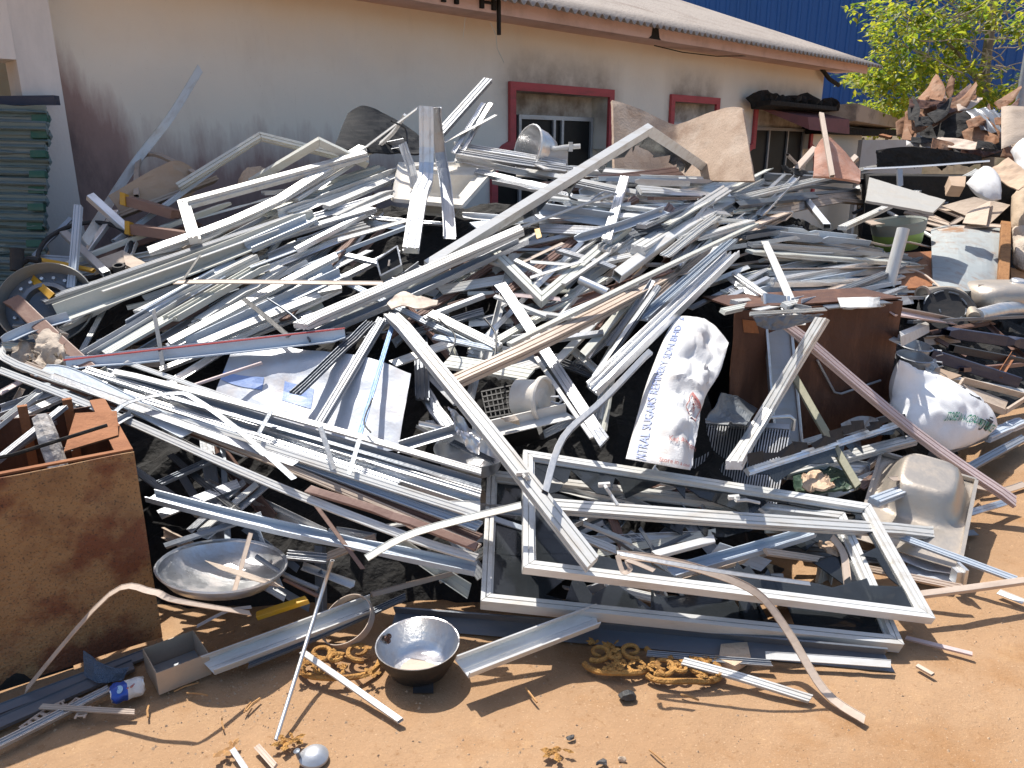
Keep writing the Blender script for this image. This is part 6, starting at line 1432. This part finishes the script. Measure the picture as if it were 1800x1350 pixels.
# --- open metal tray, can, mesh cup
mt = empty('metal_tray', G(310, 1180)); tag(mt, 'open rectangular metal tray on the sand at the end of the wide white channel', 'tray')
a, b = G(280, 1222), G(372, 1185); u = (b - a); v = V((-u.y, u.x, 0)).normalized() * .15; h = V((0, 0, .075)); th = .003
for nm, o_, e1 in (('front_side', a, u), ('back_side', a + v, u)): mb = MB(); mb.box(o_, e1, h, (v.normalized() * th)); mb.build(nm, 'T_tray', mt)
for o_ in (a + v.normalized() * th, b - u.normalized() * th + v.normalized() * th): mb = MB(); mb.box(o_, v - v.normalized() * th, h * 1.02, u.normalized() * th); mb.build('end_side', 'T_tray', mt)
mb = MB(); mb.box(a + V((0, 0, .003)) + v.normalized() * th + u.normalized() * th, u * .95, v * .96, (0, 0, .003)); mb.build('base', 'G', mt)
t1 = (G(222, 1222) - CAM).dot(VFW); s = scale_at(t1); p0 = Z(196, 1222, .028); p1 = Z(252, 1203, .028); ax = (p1 - p0); L_ = ax.length; ax.normalize(); cn = empty('drink_can', p0); tag(cn, 'crushed blue and white drink can lying beside the metal tray', 'can'); r0 = .029
def crush(mb, seed):
    for i, v in enumerate(mb.v): mb.v[i] = v + V((noise.noise(v * 45), noise.noise(v * 45 + V((5, 5, 5))), noise.noise(v * 45 + V((9, 1, 2))))) * .009
mb = MB(); mb.lathe([(r0 * .8, 0), (r0, L_ * .08), (r0, L_ * .2), (r0 * .93, L_ * .32), (r0, L_ * .45)], p0, ax, 26); crush(mb, 1); mb.build('lower_body', 'canblue', cn, True)
mb = MB(); mb.lathe([(r0 * 1.0, L_ * .45), (r0 * .9, L_ * .6), (r0 * .98, L_ * .75), (r0 * .95, L_ * .9), (r0 * .8, L_)], p0, ax, 26); crush(mb, 2); mb.build('upper_body', 'sackwhite', cn, True)
mb = MB(); mb.lathe([(.001, -.002), (r0 * .75, -.002), (r0 * .82, .002)], p0, ax, 20); mb.lathe([(.001, L_ - .004), (r0 * .7, L_ - .004), (r0 * .78, L_ + .003), (r0 * .82, L_)], p0, ax, 20); crush(mb, 1); mb.build('end', 'A', cn)
mb = MB(); q = p0 + ax * L_ * .42 + V((-.004, -.022, .021)); mb.lathe([(.001, .003), (.010, .002), (.012, 0)], q, V((-.1, -.7, .7)), 16); mb.build('round_emblem', 'canemblem', cn)
mb = MB(); rr = random.Random(3)
for i in range(7): q = p0 + ax * L_ * rr.uniform(.55, .88) + V((rr.uniform(-.01, .012), -.020 + rr.uniform(-.003, .003), .021)); mb.lathe([(.001, .003), (.003, .002), (.0035, 0)], q, V((-.1, -.6, .75)), 6)
mb.build('red_motif', 'redprint', cn)
o = patch('woven_scrap', 'wovenblue', [Z(149, 1143, .10)[:] and (149, 1143, (Z(149, 1143, .10) - CAM).dot(VFW)), (190, 1172, (Z(190, 1172, .06) - CAM).dot(VFW)), (228, 1172, (Z(228, 1172, .05) - CAM).dot(VFW))], [(148, 1186, (Z(148, 1186, .03) - CAM).dot(VFW)), (175, 1200, (Z(175, 1200, .02) - CAM).dot(VFW)), (215, 1196, (Z(215, 1196, .02) - CAM).dot(VFW))], amp=.012, freq=14, th=.003, nu=24); tag(o, 'folded scrap of blue-grey woven mesh standing beside the drink can', 'mesh scrap')
# stencil bracket
mb = MB(); cpt = G(95, 1268); s = scale_at((cpt - CAM).dot(VFW)); pts = [(-28, 20), (-10, -8), (8, -20), (34, -16), (38, 2)]
pw = [cpt + V((x * s, -y * s * 1.6, .012)) for x, y in pts]
for a, b in zip(pw, pw[1:]):
    n_ = 4; d_ = (b - a); w_ = V((-d_.y, d_.x, 0)).normalized()
    mb.box(a, d_, w_ * .006, V((0, 0, .004))); mb.box(a + w_ * .024, d_, w_ * .006, V((0, 0, .004)))
    for i in range(n_): mb.box(a + d_ * (i / n_) + w_ * .006 + V((0, 0, .0005)), d_ * .12, w_ * .018, V((0, 0, .003)))
o = mb.build('perforated_bracket', 'T'); tag(o, 'curved perforated metal bracket on the sand at the lower left', 'bracket')
# --- cast iron scrollwork
def spiral(c, r0, r1, a0, a1, z0=.02, n=22, ex=(1, 0), ey=(0, 1)):
    out = []
    for i in range(n + 1):
        f = i / n; a = a0 + (a1 - a0) * f; r = r0 + (r1 - r0) * f; x, y = r * math.cos(a), r * math.sin(a); out.append(V((c.x + x * ex[0] + y * ey[0], c.y + x * ex[1] + y * ey[1], z0 + .012 * math.sin(f * 3))))
    return out
def leafy(mb, c, s, rs):
    for k in range(rs.randint(4, 6)):
        a = rs.uniform(0, 6.28); L_ = s * rs.uniform(.7, 1.35); d_ = V((math.cos(a), math.sin(a), rs.uniform(-.05, .35))).normalized(); w_ = V((-d_.y, d_.x, 0)).normalized() * L_ * rs.uniform(.2, .34); up = V((0, 0, L_ * .16))
        p = [c, c + d_ * L_ * .3 + w_ * .7, c + d_ * L_ * .45 + w_ * .45, c + d_ * L_ * .62 + w_, c + d_ * L_, c + d_ * L_ * .62 - w_, c + d_ * L_ * .45 - w_ * .45, c + d_ * L_ * .3 - w_ * .7]; r_ = [c + d_ * L_ * .3 + up, c + d_ * L_ * .65 + up]
        mb.add(p + r_, [(0, 1, 8), (1, 2, 8), (2, 9, 8), (2, 3, 9), (3, 4, 9), (4, 5, 9), (5, 6, 9), (6, 8, 9), (6, 7, 8), (7, 0, 8), (0, 7, 6, 5, 4, 3, 2, 1)])
def scroll(cx, cy, wpx, hpx, lab, seed):
    rs = random.Random(seed); c = G(cx, cy); s = scale_at((c - CAM).dot(VFW)); a = wpx * s * .5; b = hpx * s * .5 * 1.7; e = empty('iron_scrollwork', c); tag(e, lab, 'ironwork'); th = .0085
    mb = MB(); mb.tube([c + V((a * math.cos(t_) * .95, b * math.sin(t_) * .85, .018 + .006 * math.sin(3 * t_))) for t_ in [R(195 + 15 * i) for i in range(14)]], [th * 1.1] * 14, 7); mb.build('outer_arc', 'castiron', e, True)
    for k, (ux, uy, r, a0, dr) in enumerate([(-.50, .15, .34, 3.9, 1), (.42, .25, .32, 5.2, -1), (-.05, -.05, .22, 1.0, 1)]):
        mb = MB(); cc = c + V((a * ux, b * uy, 0)); mb.tube(spiral(cc, a * r, a * r * .25, a0, a0 + dr * 7.5, .02, 26, (1, 0), (0, .95)), [th * (1 - .35 * i / 26) for i in range(27)], 7); mb.build('scroll', 'castiron', e, True)
    for k in range(8):
        mb = MB(); leafy(mb, c + V((rs.uniform(-.95, .95) * a, rs.uniform(-.8, .7) * b, .028)), .030, rs); mb.build('leaf_ornament', 'castiron', e, True)
scroll(598, 1168, 150, 74, 'broken cast iron scrollwork with leaves, left of the cooking pot', 3)
scroll(1085, 1165, 130, 62, 'dark cast iron scrollwork half under the front window frame', 8)
scroll(1200, 1188, 140, 44, 'ochre cast iron scrollwork lying in the sun right of the dark one', 5)
for k, (x, y, sz, lb) in enumerate([(505, 1310, .035, 'broken cast iron leaf on the sand near the round lid'), (978, 1328, .035, 'broken cast iron leaf alone at the bottom middle'), (395, 1325, .03, 'dry curled brown leaf fragment at the bottom left')]):
    mb = MB(); rs = random.Random(k); c = G(x, y) + V((0, 0, .012)); leafy(mb, c, sz, rs); leafy(mb, c + V((.015, .01, 0)), sz * .8, rs); o = mb.build('iron_leaf', 'castiron' if k < 2 else 'leaf_dry', None, True); tag(o, lb, 'ornament' if k < 2 else 'leaf')
c = G(552, 1332); s = scale_at((c - CAM).dot(VFW)); ld = empty('metal_disc', c); tag(ld, 'small round dusty metal lid with a knob at the bottom', 'lid'); mb = MB(); mb.lathe([(25 * s, .0), (25 * s, .008), (18 * s, .02), (8 * s, .026), (.001, .027)], c, (.05, -.1, 1), 30, wob=.03); mb.build('disc', 'G', ld, True); mb = MB(); mb.lathe([(.006, 0), (.006, .025), (.009, .027), (.001, .03)], c + V((-23 * s, -.01, .008)), (-.2, -.1, 1), 10); mb.build('knob', 'S', ld, True)
gbar('slot', 'T', 12, [(452, 1312, .012), (484, 1348, .012)], 'short ribbed profile stub on the sand left of the round lid')
gbar('strip', 'G', 9, [(408, 1316, .02), (432, 1352, .012)], 'small grey strip beside the dry leaf at the bottom')
for k, (x, y, w, lb) in enumerate([(1104, 1226, 14, 'black charcoal lump in the sand below the scrollwork'), (1004, 1298, 6, 'small black stone above the broken iron leaf at the bottom'), (1057, 1342, 8, 'grey stone at the bottom edge'), (1093, 1334, 6, 'brown pebble right of the grey stone at the bottom edge')]):
    c = G(x, y); s = scale_at((c - CAM).dot(VFW)); mb = MB(); mb.lathe([(.001, w * s * .9), (w * s * .6, w * s * .7), (w * s, w * s * .2), (w * s * .8, -.003)], c, (0, 0, 1), 9, wob=.25); crush(mb, k); o = mb.build('stone', 'coal' if k != 3 else 'stone'); tag(o, lb, 'stone')
g_ = [G(1262, 1172), G(1290, 1185), G(1318, 1168), G(1312, 1142), G(1266, 1146)]; mb = MB(); mb.add([p + V((0, 0, .03)) for p in g_] + [p + V((0, 0, .004)) for p in g_], [(0, 1, 2, 3, 4), (9, 8, 7, 6, 5)] + [(i, 5 + i, 5 + (i + 1) % 5, (i + 1) % 5) for i in range(5)]); o = mb.build('stone_chunk', 'stone'); tag(o, 'flat tan chunk of plaster lying on the profile right of the scrollwork', 'stone')
gbar('strip', 'K', 22, [(726, 1207, .008), (762, 1207, .008)], 'small black rubber scrap in front of the cooking pot')
rs = random.Random(6)
for k in range(9):
    x, y = rs.choice([(rs.uniform(440, 660), rs.uniform(1195, 1290)), (rs.uniform(240, 460), rs.uniform(1200, 1290)), (rs.uniform(800, 1500), rs.uniform(1200, 1345))]); c = G(x, y) + V((0, 0, .006)); a = rs.uniform(0, 6.3); L_ = rs.uniform(.015, .04); d_ = V((math.cos(a), math.sin(a), 0))
    mb = MB(); mb.tube([c - d_ * L_, c + V((0, 0, .004)), c + d_ * L_ * .9 + V((.004, .002, 0))], rs.uniform(.002, .004), 5); o = mb.build('twig', 'leaf_dry'); o['_p'] = (x, y); tag(o, '', 'twig', 'twigs on the sand')
TWIGS = [o for o in C.objects if '_p' in o]
# ------------------------------------------------------------------ labels for the many lengths of metal
LMK = [('the stained wall corner', 200, 250), ('the twin white frame corners', 500, 290), ('the bent upright channel', 750, 320), ('the ceramic sink', 830, 310), ('the floodlight reflector', 950, 260), ('the gable-like frame corner', 1140, 260),
 ('the wavy fibre sheet', 1210, 280), ('the pointed pink board', 1470, 290), ('the tan fibreboard', 1690, 375), ('the wheel rim', 90, 535), ('the yellow-ended planks', 260, 390), ('the big cream channel', 320, 470), ('the red-edged channel', 350, 610),
 ('the square lamp box', 685, 460), ('the broad white profile', 720, 490), ('the downward frame corner', 955, 500), ('the long dusty brown profile', 1100, 530), ('the green tub', 1575, 410), ('the pile of level bars', 1440, 430), ('the brown cabinet', 1490, 640), ('the sugar sack', 1190, 690),
 ('the blue-banded sheet metal', 580, 700), ('the round cream can', 950, 700), ('the black crate', 890, 710), ('the long diagonal profile', 860, 770), ('the rusty bin', 140, 900), ('the shallow dish', 390, 1005), ('the fan of long bars', 480, 820), ('the cooking pot', 740, 1130),
 ('the front window frames', 1200, 960), ('the radiator', 1310, 810), ('the upturned steel sink', 1600, 880), ('the stuffed white sack', 1650, 720), ('the navy steel bars', 1720, 610), ('the dusty grey frame', 1680, 800), ('the fuel tank', 1750, 520), ('the rotten post', 90, 770)]
def tiltw(a, bent):
    a = (a + 90) % 180 - 90
    if bent: return 'curving'
    if abs(a) < 9: return 'level'
    if abs(a) > 62: return 'upright'
    return ('rising right' if a > 0 else 'falling right') if abs(a) > 28 else ('gently rising right' if a > 0 else 'gently falling right')
def relw(dx, dy):
    if math.hypot(dx, dy) < 28: return 'at'
    if abs(dy) > abs(dx): return 'above' if dy < 0 else 'below'
    return 'left of' if dx < 0 else 'right of'
seen = {}
for b in BARS:
    nm, lx, ly = min(LMK, key=lambda l: math.hypot(b['x'] - l[1], (b['y'] - l[2]) * 1.15))
    ln = 'long' if b['L'] > 260 else 'short' if b['L'] < 120 else ''
    wd = 'broad' if b['W'] >= 21 else 'thin' if b['W'] <= 9 else ''
    b['key'] = ' '.join(x for x in (ln, wd, CWORD[b['m']], KWORD[b['kind']], tiltw(b['ang'], b['bent']), relw(b['x'] - lx, b['y'] - ly), nm) if x)
    seen.setdefault(b['key'], []).append(b)
ORD = ['topmost', 'second from the top', 'third from the top', 'fourth from the top', 'fifth from the top', 'sixth from the top']
for k, L_ in seen.items():
    L_.sort(key=lambda b: b['y'])
    for i, b in enumerate(L_):
        lab = k if len(L_) == 1 else (('upper ' if i == 0 else 'lower ') + k if len(L_) == 2 else k + ', ' + (ORD[i] if i < len(L_) - 1 else 'lowest'))
        tag(b['o'], lab, KWORD[b['kind']], 'metal bars heaped on the scrap pile')
for i, o in enumerate(sorted(TWIGS, key=lambda o: o['_p'][0])):
    x, y = o['_p']; nm, lx, ly = min([('the metal tray', 310, 1170), ('the iron scrollwork', 600, 1170), ('the thin standing rod', 490, 1290), ('the round lid', 550, 1330), ('the charcoal lump', 1104, 1226), ('the broken iron leaf', 978, 1328), ('the cooking pot', 740, 1150), ('the foot of the bent strip', 1510, 1260), ('the pinkish profile', 1340, 1200)], key=lambda l: math.hypot(x - l[1], y - l[2]))
    o['_k'] = 'small brown twig on the sand ' + relw(x - lx, y - ly).replace('at', 'beside') + ' ' + nm
cnt = {}
for o in TWIGS: cnt.setdefault(o['_k'], []).append(o)
for k, L_ in cnt.items():
    L_.sort(key=lambda o: o['_p'][1])
    for i, o in enumerate(L_): o['label'] = k if len(L_) == 1 else k + ', ' + (ORD[i] if i < len(L_) - 1 else 'lowest')
for o in TWIGS: del o['_p']; del o['_k']

SC = {'rustsheet': 'dusty rust-brown', 'rustbrown': 'dark rust-brown', 'charred': 'blackened', 'rustorange': 'orange-rusted', 'T': 'pale dusty'}; cnt = {}
for x, y, m, L_, o in SHARDS:
    nm, lx, ly = min([('the broad curling rusted sheet', 1625, 195), ('the upright rusted blade', 1680, 180), ('the grey corrugated sheet', 1730, 210), ('the dirty white bag', 1612, 247), ('the long brown crushed cover', 1690, 252), ('the pale folded sheet', 1780, 220)], key=lambda l: math.hypot(x - l[1], y - l[2]))
    cnt.setdefault(('big ' if L_ > 48 else 'small ') + SC[m] + ' torn sheet ' + relw(x - lx, y - ly) + ' ' + nm, []).append((y, o))
for k, L_ in cnt.items():
    L_.sort(key=lambda q: q[0])
    for i, (y, o) in enumerate(L_): tag(o, k if len(L_) == 1 else k + ', ' + (ORD[i] if i < len(L_) - 1 else 'lowest'), 'scrap sheet', 'burnt sheets on the far heap')

# ------------------------------------------------------------------ camera, sun, sky
cam = bpy.data.cameras.new('camera'); cam.sensor_width = 36; cam.lens = 36 * F / 1800; cam.clip_end = 500; cam.clip_start = .05
co = bpy.data.objects.new('camera', cam); C.objects.link(co); co.location = CAM; co.rotation_euler = (R(90) - PITCH, 0, 0); scene.camera = co
SEL, SAZ = R(62), R(-34)             # sun ahead of us and to the left, high
sd = V((math.sin(SAZ) * math.cos(SEL), math.cos(SAZ) * math.cos(SEL), math.sin(SEL)))
sl = bpy.data.lights.new('sun', 'SUN'); sl.energy = 4.7; sl.angle = R(.5); sl.color = (1, .95, .87); so = bpy.data.objects.new('sun', sl); C.objects.link(so); so.rotation_euler = (-sd).to_track_quat('-Z', 'Y').to_euler()
w = bpy.data.worlds.new('World'); scene.world = w; w.use_nodes = True; nt = w.node_tree; sky = nt.nodes.new('ShaderNodeTexSky'); sky.sky_type = 'NISHITA'; sky.sun_disc = False; sky.sun_elevation = SEL; sky.sun_rotation = SAZ; sky.dust_density = 2.0
nt.links.new(sky.outputs[0], nt.nodes['Background'].inputs[0]); nt.nodes['Background'].inputs[1].default_value = .13
scene.view_settings.view_transform = 'Standard'; scene.view_settings.look = 'None'; scene.view_settings.gamma = 1; scene.view_settings.exposure = .50
scene.cycles.max_bounces = 6; scene.cycles.diffuse_bounces = 3; scene.cycles.glossy_bounces = 3; scene.cycles.transparent_max_bounces = 12; scene.cycles.use_denoising = True
